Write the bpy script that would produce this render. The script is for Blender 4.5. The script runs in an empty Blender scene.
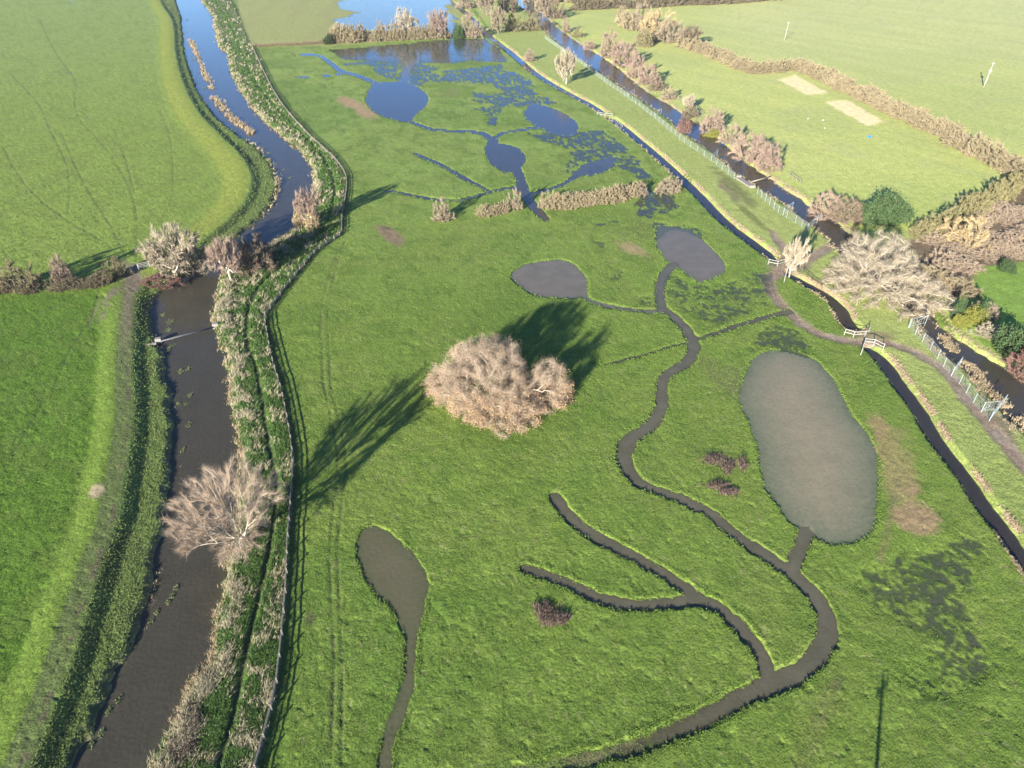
import bpy, math, random
import numpy as np
C = bpy.context.scene
COL = C.collection
# ------------------------------------------------------------------ camera, sky, sun, exposure
CAM_H, FPX, PITCH = 60.0, 680.0, math.atan(484/680)
cd = bpy.data.cameras.new('camera'); cam = bpy.data.objects.new('camera', cd); COL.objects.link(cam)
cam.location = (0, 0, CAM_H); cam.rotation_euler = (math.pi/2-PITCH, 0, 0)
cd.sensor_width = 36; cd.lens = FPX/1024*36; cd.clip_end = 30000; cd.clip_start = 0.5
C.camera = cam
SUN_EL, SUN_AZ = math.radians(15.5), math.radians(27.0)      # shadows run 27 deg right of straight ahead
sdir = np.array([math.sin(SUN_AZ)*math.cos(SUN_EL), math.cos(SUN_AZ)*math.cos(SUN_EL), -math.sin(SUN_EL)])
w = bpy.data.worlds.new('World'); C.world = w; w.use_nodes = True
nt = w.node_tree; bg = nt.nodes['Background']
sky = nt.nodes.new('ShaderNodeTexSky'); sky.sky_type = 'NISHITA'; sky.sun_disc = False
sky.sun_elevation = SUN_EL; sky.sun_rotation = SUN_AZ + math.pi
sky.air_density = 1.0; sky.dust_density = 0.0; sky.ozone_density = 6.0; sky.altitude = 3500
nt.links.new(sky.outputs[0], bg.inputs[0]); bg.inputs[1].default_value = 0.08
sl = bpy.data.lights.new('sun', 'SUN'); sl.energy = 5.0; sl.angle = math.radians(0.5); sl.color = (1, .95, .86)
so = bpy.data.objects.new('sun', sl); COL.objects.link(so)
from mathutils import Vector
so.rotation_euler = Vector(sdir).to_track_quat('-Z', 'Y').to_euler(); so.location = (-50, -100, 80)
vs = C.view_settings; vs.view_transform = 'Standard'; vs.look = 'None'; vs.gamma = 1; vs.use_curve_mapping = False
vs.exposure = 1.76
C.cycles.max_bounces = 5; C.cycles.transparent_max_bounces = 8
try: C.cycles.use_denoising = True
except Exception: pass

# ------------------------------------------------------------------ helpers
rng = np.random.default_rng(7)
cp, sp_ = math.cos(PITCH), math.sin(PITCH)
def at(u, v, z=0.0):                         # survey point (photo coordinates) -> ground position
    dx = (u-512)/FPX; dy = (384-v)/FPX
    d = np.array([dx, cp+dy*sp_, -sp_+dy*cp]); t = (z-CAM_H)/d[2]
    return np.array([d[0]*t, d[1]*t, z])
def atv(pts, z=0.0): return np.array([at(p[0], p[1], z)[:2] for p in pts])
def inv(x, y, z=0.0):
    f = y*cp-(z-CAM_H)*sp_; up = y*sp_+(z-CAM_H)*cp
    return 512+FPX*x/f, 384-FPX*up/f
def smooth(p, n=6):                          # Catmull-Rom
    p = np.asarray(p, float)
    if len(p) < 3: return p
    q = np.vstack([2*p[0]-p[1], p, 2*p[-1]-p[-2]]); out = []
    for i in range(1, len(q)-2):
        for k in range(n):
            t = k/n; a, b, c, d = q[i-1:i+3]
            out.append(.5*((2*b)+(-a+c)*t+(2*a-5*b+4*c-d)*t*t+(-a+3*b-3*c+d)*t**3))
    out.append(p[-1]); return np.array(out)
def smooth_closed(p, n=5):
    p = np.asarray(p, float); N = len(p); out = []
    for i in range(N):
        a, b, c, d = p[i-1], p[i], p[(i+1) % N], p[(i+2) % N]
        for k in range(n):
            t = k/n
            out.append(.5*((2*b)+(-a+c)*t+(2*a-5*b+4*c-d)*t*t+(-a+3*b-3*c+d)*t**3))
    return np.array(out)
def sstep(a, b, x):
    t = np.clip((x-a)/(b-a), 0, 1); return t*t*(3-2*t)
def _h(ix, iy, s):
    n = (ix.astype(np.int64)*374761393+iy.astype(np.int64)*668265263+s*1274126177) & 0x7fffffff
    n = ((n ^ (n >> 13))*1274126177) & 0x7fffffff
    return ((n ^ (n >> 16)) & 0xffff)/65535.0
def vn(x, y, sc, s=0):
    x = x/sc; y = y/sc; ix = np.floor(x); iy = np.floor(y); fx = x-ix; fy = y-iy
    fx = fx*fx*(3-2*fx); fy = fy*fy*(3-2*fy)
    a = _h(ix, iy, s); b = _h(ix+1, iy, s); c = _h(ix, iy+1, s); d = _h(ix+1, iy+1, s)
    return (a*(1-fx)+b*fx)*(1-fy)+(c*(1-fx)+d*fx)*fy
def fbm(x, y, sc, o=4, s=0):
    r = 0; a = .5; n = 0
    for k in range(o): r = r+a*vn(x+17.3*k, y-9.1*k, sc/2**k, s+k); n += a; a *= .55
    return r/n

# ------------------------------------------------------------------ materials
def new_mat(name):
    m = bpy.data.materials.new(name); m.use_nodes = True
    return m, m.node_tree, m.node_tree.nodes['Principled BSDF']
def mat_simple(name, c1, c2=None, rough=.8, scale=3.0, metal=0.0, island=False, bump=0.0):
    m, t, b = new_mat(name); b.inputs['Roughness'].default_value = rough; b.inputs['Metallic'].default_value = metal
    b.inputs['Specular IOR Level'].default_value = .2
    c2 = c2 or tuple(x*.7 for x in c1)
    mix = t.nodes.new('ShaderNodeMix'); mix.data_type = 'RGBA'
    mix.inputs['A'].default_value = (*c1, 1); mix.inputs['B'].default_value = (*c2, 1)
    tc = t.nodes.new('ShaderNodeTexCoord')
    n = t.nodes.new('ShaderNodeTexNoise'); n.inputs['Scale'].default_value = scale; n.inputs['Detail'].default_value = 4
    t.links.new(tc.outputs['Object'], n.inputs['Vector'])
    if island:
        g = t.nodes.new('ShaderNodeNewGeometry'); a = t.nodes.new('ShaderNodeMath'); a.operation = 'ADD'
        t.links.new(g.outputs['Random Per Island'], a.inputs[0]); t.links.new(n.outputs[0], a.inputs[1])
        o = t.nodes.new('ShaderNodeMath'); o.operation = 'MULTIPLY'; o.inputs[1].default_value = .5
        t.links.new(a.outputs[0], o.inputs[0]); t.links.new(o.outputs[0], mix.inputs['Factor'])
    else:
        r = t.nodes.new('ShaderNodeMapRange'); r.inputs['From Min'].default_value = .3; r.inputs['From Max'].default_value = .7
        t.links.new(n.outputs[0], r.inputs['Value']); t.links.new(r.outputs[0], mix.inputs['Factor'])
    t.links.new(mix.outputs['Result'], b.inputs['Base Color'])
    if bump:
        bp = t.nodes.new('ShaderNodeBump'); bp.inputs['Strength'].default_value = bump; bp.inputs['Distance'].default_value = .05
        t.links.new(n.outputs[0], bp.inputs['Height']); t.links.new(bp.outputs[0], b.inputs['Normal'])
    return m
def mat_ground():
    m, t, b = new_mat('ground_cover'); b.inputs['Roughness'].default_value = .9; b.inputs['Specular IOR Level'].default_value = .12
    at_ = t.nodes.new('ShaderNodeAttribute'); at_.attribute_name = 'albedo'
    gr = t.nodes.new('ShaderNodeAttribute'); gr.attribute_name = 'grassy'
    tc = t.nodes.new('ShaderNodeTexCoord')
    n1 = t.nodes.new('ShaderNodeTexNoise'); n1.inputs['Scale'].default_value = 3.4; n1.inputs['Detail'].default_value = 6; n1.inputs['Roughness'].default_value = .7
    n2 = t.nodes.new('ShaderNodeTexNoise'); n2.inputs['Scale'].default_value = .55; n2.inputs['Detail'].default_value = 5
    n3 = t.nodes.new('ShaderNodeTexVoronoi'); n3.inputs['Scale'].default_value = 1.25
    for n in (n1, n2, n3): t.links.new(tc.outputs['Object'], n.inputs['Vector'])
    r1 = t.nodes.new('ShaderNodeMapRange'); r1.inputs['From Min'].default_value = .3; r1.inputs['From Max'].default_value = .7
    r1.inputs['To Min'].default_value = .48; r1.inputs['To Max'].default_value = 1.52
    t.links.new(n1.outputs[0], r1.inputs['Value'])
    r2 = t.nodes.new('ShaderNodeMapRange'); r2.inputs['From Min'].default_value = .3; r2.inputs['From Max'].default_value = .7
    r2.inputs['To Min'].default_value = .86; r2.inputs['To Max'].default_value = 1.14
    t.links.new(n2.outputs[0], r2.inputs['Value'])
    mu = t.nodes.new('ShaderNodeMath'); mu.operation = 'MULTIPLY'
    t.links.new(r1.outputs[0], mu.inputs[0]); t.links.new(r2.outputs[0], mu.inputs[1])
    vm = t.nodes.new('ShaderNodeVectorMath'); vm.operation = 'SCALE'
    t.links.new(at_.outputs['Color'], vm.inputs[0]); t.links.new(mu.outputs[0], vm.inputs['Scale'])
    t.links.new(vm.outputs[0], b.inputs['Base Color'])
    ad = t.nodes.new('ShaderNodeMath'); ad.operation = 'MULTIPLY_ADD'; ad.inputs[1].default_value = -.35
    t.links.new(n3.outputs['Distance'], ad.inputs[0]); t.links.new(n1.outputs[0], ad.inputs[2])
    bp = t.nodes.new('ShaderNodeBump'); bp.inputs['Distance'].default_value = .13
    ms = t.nodes.new('ShaderNodeMath'); ms.operation = 'MULTIPLY'; ms.inputs[1].default_value = 1.0
    t.links.new(gr.outputs['Fac'], ms.inputs[0]); t.links.new(ms.outputs[0], bp.inputs['Strength'])
    t.links.new(ad.outputs[0], bp.inputs['Height']); t.links.new(bp.outputs[0], b.inputs['Normal'])
    return m
def mat_water(name, col, k=6.0, wave=.22, var=(.80, 1.18), shallow=(.095, .115, .06), edge=45.0, spec=.32):
    # silt-laden water: the drowned turf shows near the shore, the silt takes over with depth
    m, t, b = new_mat(name); b.inputs['Roughness'].default_value = .06; b.inputs['IOR'].default_value = 1.333; b.inputs['Specular IOR Level'].default_value = spec
    tc = t.nodes.new('ShaderNodeTexCoord')
    n = t.nodes.new('ShaderNodeTexNoise'); n.inputs['Scale'].default_value = .35; n.inputs['Detail'].default_value = 6
    t.links.new(tc.outputs['Object'], n.inputs['Vector'])
    mx = t.nodes.new('ShaderNodeMix'); mx.data_type = 'RGBA'
    mx.inputs['A'].default_value = (*[c*var[0] for c in col], 1); mx.inputs['B'].default_value = (*[c*var[1] for c in col], 1)
    t.links.new(n.outputs[0], mx.inputs['Factor'])
    d = t.nodes.new('ShaderNodeAttribute'); d.attribute_name = 'depth'
    n2 = t.nodes.new('ShaderNodeTexNoise'); n2.inputs['Scale'].default_value = 2.6; n2.inputs['Detail'].default_value = 5
    t.links.new(tc.outputs['Object'], n2.inputs['Vector'])
    jit = t.nodes.new('ShaderNodeMapRange'); jit.inputs['From Min'].default_value = .3; jit.inputs['From Max'].default_value = .7; jit.inputs['To Min'].default_value = .5; jit.inputs['To Max'].default_value = 1.5
    t.links.new(n2.outputs[0], jit.inputs['Value'])
    dj = t.nodes.new('ShaderNodeMath'); dj.operation = 'MULTIPLY'; t.links.new(d.outputs['Fac'], dj.inputs[0]); t.links.new(jit.outputs[0], dj.inputs[1])
    def fall(kk):
        e = t.nodes.new('ShaderNodeMath'); e.operation = 'MULTIPLY'; e.inputs[1].default_value = -kk; t.links.new(dj.outputs[0], e.inputs[0])
        x = t.nodes.new('ShaderNodeMath'); x.operation = 'EXPONENT'; t.links.new(e.outputs[0], x.inputs[0]); return x
    m0 = t.nodes.new('ShaderNodeMix'); m0.data_type = 'RGBA'; t.links.new(fall(k).outputs[0], m0.inputs['Factor'])
    t.links.new(mx.outputs['Result'], m0.inputs['A']); m0.inputs['B'].default_value = (*shallow, 1); t.links.new(m0.outputs['Result'], b.inputs['Base Color'])
    tr = t.nodes.new('ShaderNodeBsdfTransparent'); m2 = t.nodes.new('ShaderNodeMixShader')
    t.links.new(fall(edge).outputs[0], m2.inputs[0]); t.links.new(b.outputs[0], m2.inputs[1]); t.links.new(tr.outputs[0], m2.inputs[2])
    t.links.new(m2.outputs[0], t.nodes['Material Output'].inputs['Surface'])
    nw = t.nodes.new('ShaderNodeTexNoise'); nw.inputs['Scale'].default_value = 2.2; nw.inputs['Detail'].default_value = 3
    t.links.new(tc.outputs['Object'], nw.inputs['Vector'])
    bp = t.nodes.new('ShaderNodeBump'); bp.inputs['Strength'].default_value = wave; bp.inputs['Distance'].default_value = .1
    t.links.new(nw.outputs[0], bp.inputs['Height']); t.links.new(bp.outputs[0], b.inputs['Normal'])
    return m
M = {}
M['ground'] = mat_ground()
M['river'] = mat_water('turbid_river', (.054, .048, .034), k=5, wave=.38, shallow=(.06, .065, .035))
M['pond'] = mat_water('silty_pond', (.145, .122, .092), k=5, var=(.7, 1.3))
M['murky'] = mat_water('murky_channel', (.108, .099, .066), k=4.0, var=(.55, 1.45), shallow=(.085, .078, .045))
M['blue'] = mat_water('clear_dark_pond', (.050, .050, .050), k=8, shallow=(.06, .075, .045))
M['flood'] = mat_water('flood_over_turf', (.085, .090, .058), k=10, shallow=(.070, .092, .04), edge=11)
M['sky_flood'] = mat_water('thin_sky_flood', (.060, .062, .058), k=10, shallow=(.055, .075, .045), edge=20)
M['far_flood'] = mat_water('flooded_field', (.045, .047, .05), k=8, wave=.9, spec=.25)
M['silt'] = mat_water('silty_lagoon', (.275, .222, .142), k=3.6, shallow=(.105, .130, .075))
M['mudpond'] = mat_water('muddy_pond', (.125, .102, .062), k=5, shallow=(.085, .095, .045))
M['drain'] = mat_water('dark_drain', (.034, .030, .028), k=5, shallow=(.05, .05, .03))
M['timber'] = mat_simple('weathered_timber', (.34, .30, .24), (.18, .15, .12), scale=6, bump=.3)
M['dark_timber'] = mat_simple('dark_timber', (.09, .075, .055), (.05, .04, .03), scale=6, bump=.3)
M['white_rail'] = mat_simple('pale_painted_rail', (.45, .43, .385), (.30, .285, .25), rough=.5, scale=5)
M['steel'] = mat_simple('galvanised_steel', (.44, .49, .48), (.32, .37, .36), rough=.4, metal=.3, scale=4)
M['concrete'] = mat_simple('pale_concrete', (.30, .27, .225), (.20, .18, .15), scale=4, bump=.3)
M['pipe'] = mat_simple('grey_pipe', (.13, .13, .135), (.09, .09, .095), rough=.5)
M['white'] = mat_simple('white_feathers', (.82, .82, .80), (.72, .72, .70))
M['orange'] = mat_simple('orange_bill', (.5, .18, .03))
M['blue_plastic'] = mat_simple('blue_plastic', (.03, .22, .62), (.02, .16, .5), rough=.4)
M['pole_wood'] = mat_simple('pole_wood', (.42, .38, .33), (.28, .25, .21), scale=5)
M['porcelain'] = mat_simple('pale_insulator', (.75, .75, .73), (.6, .6, .58), rough=.3)

# ------------------------------------------------------------------ mesh plumbing
def raw_mesh(name, V, F, mat, smooth_=False):
    V = np.ascontiguousarray(V, np.float32); F = np.ascontiguousarray(F, np.int32)
    me = bpy.data.meshes.new(name); k = F.shape[1]
    me.vertices.add(len(V)); me.vertices.foreach_set('co', V.ravel())
    me.loops.add(F.size); me.loops.foreach_set('vertex_index', F.ravel())
    me.polygons.add(len(F)); me.polygons.foreach_set('loop_start', np.arange(len(F), dtype=np.int32)*k)
    try: me.polygons.foreach_set('loop_total', np.full(len(F), k, np.int32))
    except Exception: pass
    me.polygons.foreach_set('use_smooth', np.full(len(F), smooth_))
    me.update(calc_edges=True); me.materials.append(mat); return me
def link(name, me, parent=None, loc=None):
    o = bpy.data.objects.new(name, me); COL.objects.link(o)
    if parent: o.parent = parent
    if loc is not None: o.location = loc
    return o
def tag(o, label, cat, group=None, kind=None):
    if label: o['label'] = label
    if cat: o['category'] = cat
    if group: o['group'] = group
    if kind: o['kind'] = kind
    return o
def thing(name, label, cat, loc, rz=0, group=None):
    o = bpy.data.objects.new(name, None); COL.objects.link(o); o.location = loc; o.rotation_euler = (0, 0, rz)
    o.empty_display_size = .3
    return tag(o, label, cat, group)
class MB:                                    # quads only
    def __init__(s): s.V = []; s.F = []; s.n = 0
    def add(s, V, F): s.V.append(np.asarray(V, float)); s.F.append(np.asarray(F, int)+s.n); s.n += len(V); return s
    def tube(s, a, b, ra, rb=None, n=6, cap=True):
        rb = ra if rb is None else rb; a = np.asarray(a, float); b = np.asarray(b, float)
        d = b-a; d = d/(np.linalg.norm(d)+1e-9); h = np.array([0, 0, 1.]) if abs(d[2]) < .9 else np.array([1., 0, 0])
        e = np.cross(d, h); e /= np.linalg.norm(e); g = np.cross(d, e)
        ang = np.arange(n)*2*math.pi/n; ring = np.outer(np.cos(ang), e)+np.outer(np.sin(ang), g)
        V = np.vstack([a+ring*ra, b+ring*rb, a+ring*ra*.02, b+ring*rb*.02]); i = np.arange(n); j = (i+1) % n
        F = [np.stack([i, j, j+n, i+n], 1)]
        if cap: F += [np.stack([i+2*n, j+2*n, j, i], 1), np.stack([i+n, j+n, j+3*n, i+3*n], 1)]
        return s.add(V, np.vstack(F))
    def box(s, c, size, rz=0, bev=.0):
        x, y, z = [q/2 for q in size]; co, si = math.cos(rz), math.sin(rz)
        if bev:
            b = min(bev, x*.6, y*.6, z*.6); L = []
            for zz, ins in ((-z, b), (-z+b, 0), (z-b, 0), (z, b)):
                xx, yy = x-ins, y-ins
                L += [(-xx, -yy, zz), (xx, -yy, zz), (xx, yy, zz), (-xx, yy, zz)]
            F = [(3, 2, 1, 0), (12, 13, 14, 15)]
            for r in range(3):
                for k in range(4): F.append((r*4+k, r*4+(k+1) % 4, r*4+4+(k+1) % 4, r*4+4+k))
        else:
            L = [(-x, -y, -z), (x, -y, -z), (x, y, -z), (-x, y, -z), (-x, -y, z), (x, -y, z), (x, y, z), (-x, y, z)]
            F = [(3, 2, 1, 0), (4, 5, 6, 7), (0, 1, 5, 4), (1, 2, 6, 5), (2, 3, 7, 6), (3, 0, 4, 7)]
        L = np.array(L); V = np.stack([L[:, 0]*co-L[:, 1]*si+c[0], L[:, 0]*si+L[:, 1]*co+c[1], L[:, 2]+c[2]], 1)
        return s.add(V, F)
    def bar(s, a, b, w_, h_):                # board between two points, w_ across, h_ tall
        a = np.asarray(a, float); b = np.asarray(b, float); d = b-a; L = np.linalg.norm(d); d /= L
        sd = np.cross(d, [0, 0, 1.]); sd /= (np.linalg.norm(sd)+1e-9); up = np.cross(sd, d)
        q = [a-sd*w_/2-up*h_/2, a+sd*w_/2-up*h_/2, a+sd*w_/2+up*h_/2, a-sd*w_/2+up*h_/2]
        V = np.array(q+[p+d*L for p in q])
        return s.add(V, [(0, 1, 2, 3), (7, 6, 5, 4), (0, 4, 5, 1), (1, 5, 6, 2), (2, 6, 7, 3), (3, 7, 4, 0)])
    def mesh(s, name, mat, sm=False): return raw_mesh(name, np.vstack(s.V), np.vstack(s.F), mat, sm)
    def build(s, name, mat, parent=None, loc=None, sm=False): return link(name, s.mesh(name, mat, sm), parent, loc)

# ------------------------------------------------------------------ the ground sheet
STEP = 1.5
us = np.concatenate([[-6000, -3000, -1500, -800, -500, -330, -240], np.arange(-180, 1205, STEP), [1270, 1400, 1600, 2000, 3000, 5000, 7000]])
vsr = np.concatenate([[-99, -97.5, -95, -90, -82, -73, -65], np.arange(-58, 875, STEP), [900, 960, 1050, 1160, 1250]])
NU, NV = len(us), len(vsr)
UU, VV = np.meshgrid(us, vsr)
dx = (UU-512)/FPX; dy = (384-VV)/FPX
T = -CAM_H/(-sp_+dy*cp); X = (dx*T).ravel(); Y = ((cp+dy*sp_)*T).ravel(); U = UU.ravel(); V_ = VV.ravel()
NP = len(X)
def polysd(poly, pad=1e9):                   # signed distance to a closed polygon, negative inside
    d = np.full(NP, 1e6); mn = poly.min(0)-pad; mx = poly.max(0)+pad
    s = np.where((X > mn[0]) & (X < mx[0]) & (Y > mn[1]) & (Y < mx[1]))[0]
    x, y = X[s], Y[s]; best = np.full(len(s), 1e12); ins = np.zeros(len(s), bool)
    for i in range(len(poly)):
        a, b = poly[i-1], poly[i]; e = b-a; L = e@e+1e-12
        t = np.clip(((x-a[0])*e[0]+(y-a[1])*e[1])/L, 0, 1)
        best = np.minimum(best, (x-a[0]-t*e[0])**2+(y-a[1]-t*e[1])**2)
        c = ((a[1] > y) != (b[1] > y))
        if c.any(): ins ^= c & (x < (b[0]-a[0])*(y-a[1])/(b[1]-a[1]+1e-12)+a[0])
    d[s] = np.sqrt(best)*np.where(ins, -1, 1); return d
def linesd(pts, vals=None, pad=15.0):        # distance, side (+ = right when walking along), interpolated vals
    d = np.full(NP, 1e6); side = np.ones(NP); val = np.zeros((NP, 0 if vals is None else vals.shape[1]))
    mn = pts.min(0)-pad; mx = pts.max(0)+pad
    s = np.where((X > mn[0]) & (X < mx[0]) & (Y > mn[1]) & (Y < mx[1]))[0]
    x, y = X[s], Y[s]; best = np.full(len(s), 1e12); sd = np.ones(len(s)); vv = np.zeros((len(s), val.shape[1]))
    for i in range(len(pts)-1):
        a, b = pts[i], pts[i+1]; e = b-a; L = e@e+1e-12
        t = np.clip(((x-a[0])*e[0]+(y-a[1])*e[1])/L, 0, 1); q = (x-a[0]-t*e[0])**2+(y-a[1]-t*e[1])**2
        u = q < best; best[u] = q[u]
        cr = e[0]*(y-a[1])-e[1]*(x-a[0]); sd[u] = np.where(cr[u] > 0, -1, 1)
        if vals is not None: vv[u] = vals[i]+(vals[i+1]-vals[i])*t[u, None]
    d[s] = np.sqrt(best); side[s] = sd; val[s] = vv
    return d, side, val
def lev(y): return np.interp(y, [30, 60, 90, 160, 250], [-.16, -.16, -.13, -.10, -.07])   # water level in the meadow
def pxm(u, v): return np.hypot(*(at(u+1, v)-at(u, v))[:2])

def edge_poly(l, r, z): return np.vstack([smooth(atv(l, z), 4), smooth(atv(r, z), 4)[::-1]])
RIV_L = [(165,-50),(172,-20),(176,0),(181,15),(183,35),(185,52),(191,72),(199,92),(207,105),(225,125),(252,145),(266,158),(274,170),(278,184),(276,195),(270,208),(256,222),(235,239),(210,258),(193,271),(180,280),(162,292),(152,304),(150,324),(156,340),(162,352),(166,377),(170,390),(172,421),(172,454),(168,494),(164,524),(157,554),(150,578),(147,601),(139,623),(131,654),(114,672),(107,696),(95,726),(80,746),(73,768),(62,795),(35,870)]
RIV_R = [(190,-50),(196,-20),(201,0),(212,15),(218,44),(227,54),(230,70),(240,90),(255,112),(276,132),(298,150),(312,168),(314,185),(308,205),(294,229),(276,242),(255,253),(237,263),(223,274),(219,290),(217,304),(214,324),(222,342),(226,362),(230,390),(237,434),(240,459),(238,500),(232,540),(224,576),(220,606),(215,646),(208,668),(191,688),(179,711),(165,738),(155,758),(148,775),(128,830),(110,875)]
R2_L = [(480,-30),(505,-8),(525,10),(542,27),(557,42),(582,60),(604,75),(629,92),(659,112),(684,133),(712,152),(737,174),(755,186),(774,198),(797,213),(813,227),(828,240),(850,262),(880,287),(904,308),(918,322),(928,337),(943,355),(958,366),(978,384),(993,401),(1008,419),(1024,435),(1060,475),(1120,540),(1200,620)]
R2_R = [(500,-30),(522,-8),(540,10),(554,25),(574,40),(594,52),(617,67),(632,80),(652,95),(672,107),(687,117),(702,127),(722,142),(737,155),(752,167),(768,177),(780,187),(797,197),(811,207),(826,215),(840,226),(862,243),(890,265),(912,285),(928,304),(940,325),(952,336),(968,345),(988,360),(1008,371),(1024,382),(1060,408),(1120,450),(1200,505)]
DRAIN_A = [(425,-18,5),(448,0,5.5),(466,13,6),(479,26,6.5),(490,37,7),(512,54,8),(537,75,8),(569,94,8),(590,105,8.5),(603,113.5,8)]
DRAIN_B = [(611,119.5,8),(622,127,9),(652,152,10),(674,172,11),(697,194,12),(724,222,12.5),(749,241,13),(765,253,13),(773,260,10)]
DRAIN_C = [(789,275,7),(799,281,11),(813,289,13),(829,299,14),(840,310,16),(846,322,17),(853,330,16)]
DRAIN_D = [(868,350,10),(875,355,14),(884,364,16),(898,384,17),(918,411,17),(940,447,18),(965,479,19),(985,509,20),(1008,539,21),(1030,570,22),(1060,612,24),(1120,690,28),(1200,800,32)]
CHAN = {  # meadow scrapes: (u, v, width px, bed depth m)
 'a1': [(294,55,3,.1),(316,55,4,.3),(328,61,5,.4),(341,71,6,.5),(356,75,6,.5),(378,84,7,.5)],
 'a2': [(295,77.5,3,.1),(318,76.5,3.5,.3),(341,74,4,.4)],
 'a3': [(404,86,10,.5),(406,72,8,.4),(412,62,9,.3),(424,57,14,.2)],
 'a4': [(404,119,5,.5),(431,129,5.5,.5),(456,131,6,.5),(481,133,7,.5),(494,141,10,.5)],
 'a5': [(494,138,6,.5),(504,133,5,.4),(520,130,5,.4),(540,127,7,.4)],
 'a6': [(516,168,9,.5),(520,178,10,.5),(524,190,11,.5),(530,201,10,.5),(538,212,11,.5),(546,219,9,.2)],
 'a7': [(353,190,1.5,.05),(380,191,2.5,.1),(396,192,4,.4),(431,199,5,.5),(456,200.5,5,.5),(478,195.5,5,.5),(500,189.5,5,.5),(520,187,7,.5)],
 'a8': [(416,154,5,.3),(441,165,6,.5),(466,179,6,.5),(488,190.5,5,.5)],
 'a9': [(526,195,6,.5),(545,190.5,6,.5),(560,186,6,.5),(573,178,7,.5),(584,170,10,.5)],
 'b1': [(583,293,8,.5),(590,301,7,.5),(612,307,6.5,.5),(637,310.5,6,.5),(662,312,8,.5)],
 'b2': [(676,264,12,.5),(665,274,10,.5),(660,290,9.5,.5),(661.5,307,10,.5),(674,317,10,.5),(687,331,11,.5),(694,347,12,.5),(688,361,12,.5),(673,371,11,.5),(662.5,382,10.5,.5),(661,408,12,.5),(648,427,14,.5),(630,440,15,.5),(624,456,15,.5),(630,473,14,.5),(647,487,13,.5),(677,497,13,.5),(707,512,14,.5),(732,532,14,.5),(762,554,15,.5),(790,573,16,.5),(814,595,17,.5),(826,620,18,.5),(825,641,19,.5),(814,661,20,.45),(793,676,20,.35),(768,687,20,.24),(742,698,20,.17),(712,714,19,.11),(672,733,18,.06),(637,747,17,.02),(587,759,16,-.02),(520,772,14,-.08)],
 'b3': [(808,528,16,.5),(800,549,14,.5),(791,572,15,.5)],
 's1': [(600,366,3,.04),(632,358,5,.07),(662,349.5,5,.05),(697,340,6,.12),(729,328.5,7,.13),(768,317,8,.13),(788,312,8,.1)],
 'c1': [(555,498,13,.25),(567,514,12,.3),(587,531,13,.4),(617,549,13,.4),(652,567,13,.4),(687,590,13,.4),(703,601,14,.4),(724,613,14,.4),(747,636,14,.4),(761,655,13,.4),(768,680,13,.3)],
 'c2': [(527,569,12,.22),(549,577,12,.28),(575,588,12,.3),(600,599,13,.35),(627,605,13,.35),(662,605,13,.35),(690,601,13,.4),(706,603,11,.4)],
}
POND = {
 'p1': [(376,84),(401,82),(416,86),(428,96),(426,105),(416,114),(410,121),(396,120),(378,114),(368,105),(366,97),(370,89)],
 'p2': [(489,140),(497,143),(512,146),(521,150),(526,160),(519,170),(510,173),(500,170),(488,161),(485,150)],
 'p3': [(524,112),(532,105),(544,106),(562,112),(576,122),(578,130),(570,136),(554,134),(540,128),(527,120)],
 'p4': [(579,173),(582,165),(600,160),(617,157),(614,165),(604,172),(587,176)],
 'p5': [(656,230),(662,226),(687,229),(698,235),(710,247),(724,262),(725,270),(715,278),(700,282),(690,277),(677,267),(667,261),(657,247)],
 'p6': [(511,274),(522,266),(544,261),(567,261),(582,272),(588,282),(587,292),(577,298),(557,298),(537,296),(522,288),(512,279)],
 'p7': [(752,360),(768,351),(790,350),(812,358),(828,372),(840,390),(848,408),(858,422),(872,440),(878,465),(877,510),(873,529),(860,541),(838,546),(820,541),(806,531),(795,526),(783,514),(770,496),(762,479),(756,446),(747,421),(739,398),(743,380)],
 'p8': [(360,532),(370,527),(381,528),(396,539),(416,556),(428,580),(426,606),(420,630),(417,655),(414,686),(407,711),(398,736),(393,756),(388,790),(374,790),(378,760),(387,726),(399,693),(404,663),(402,633),(394,614),(378,598),(366,582),(360,566),(357,552)],
}
PDEPTH = {'p8': .3, 'p7': .5}
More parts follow.
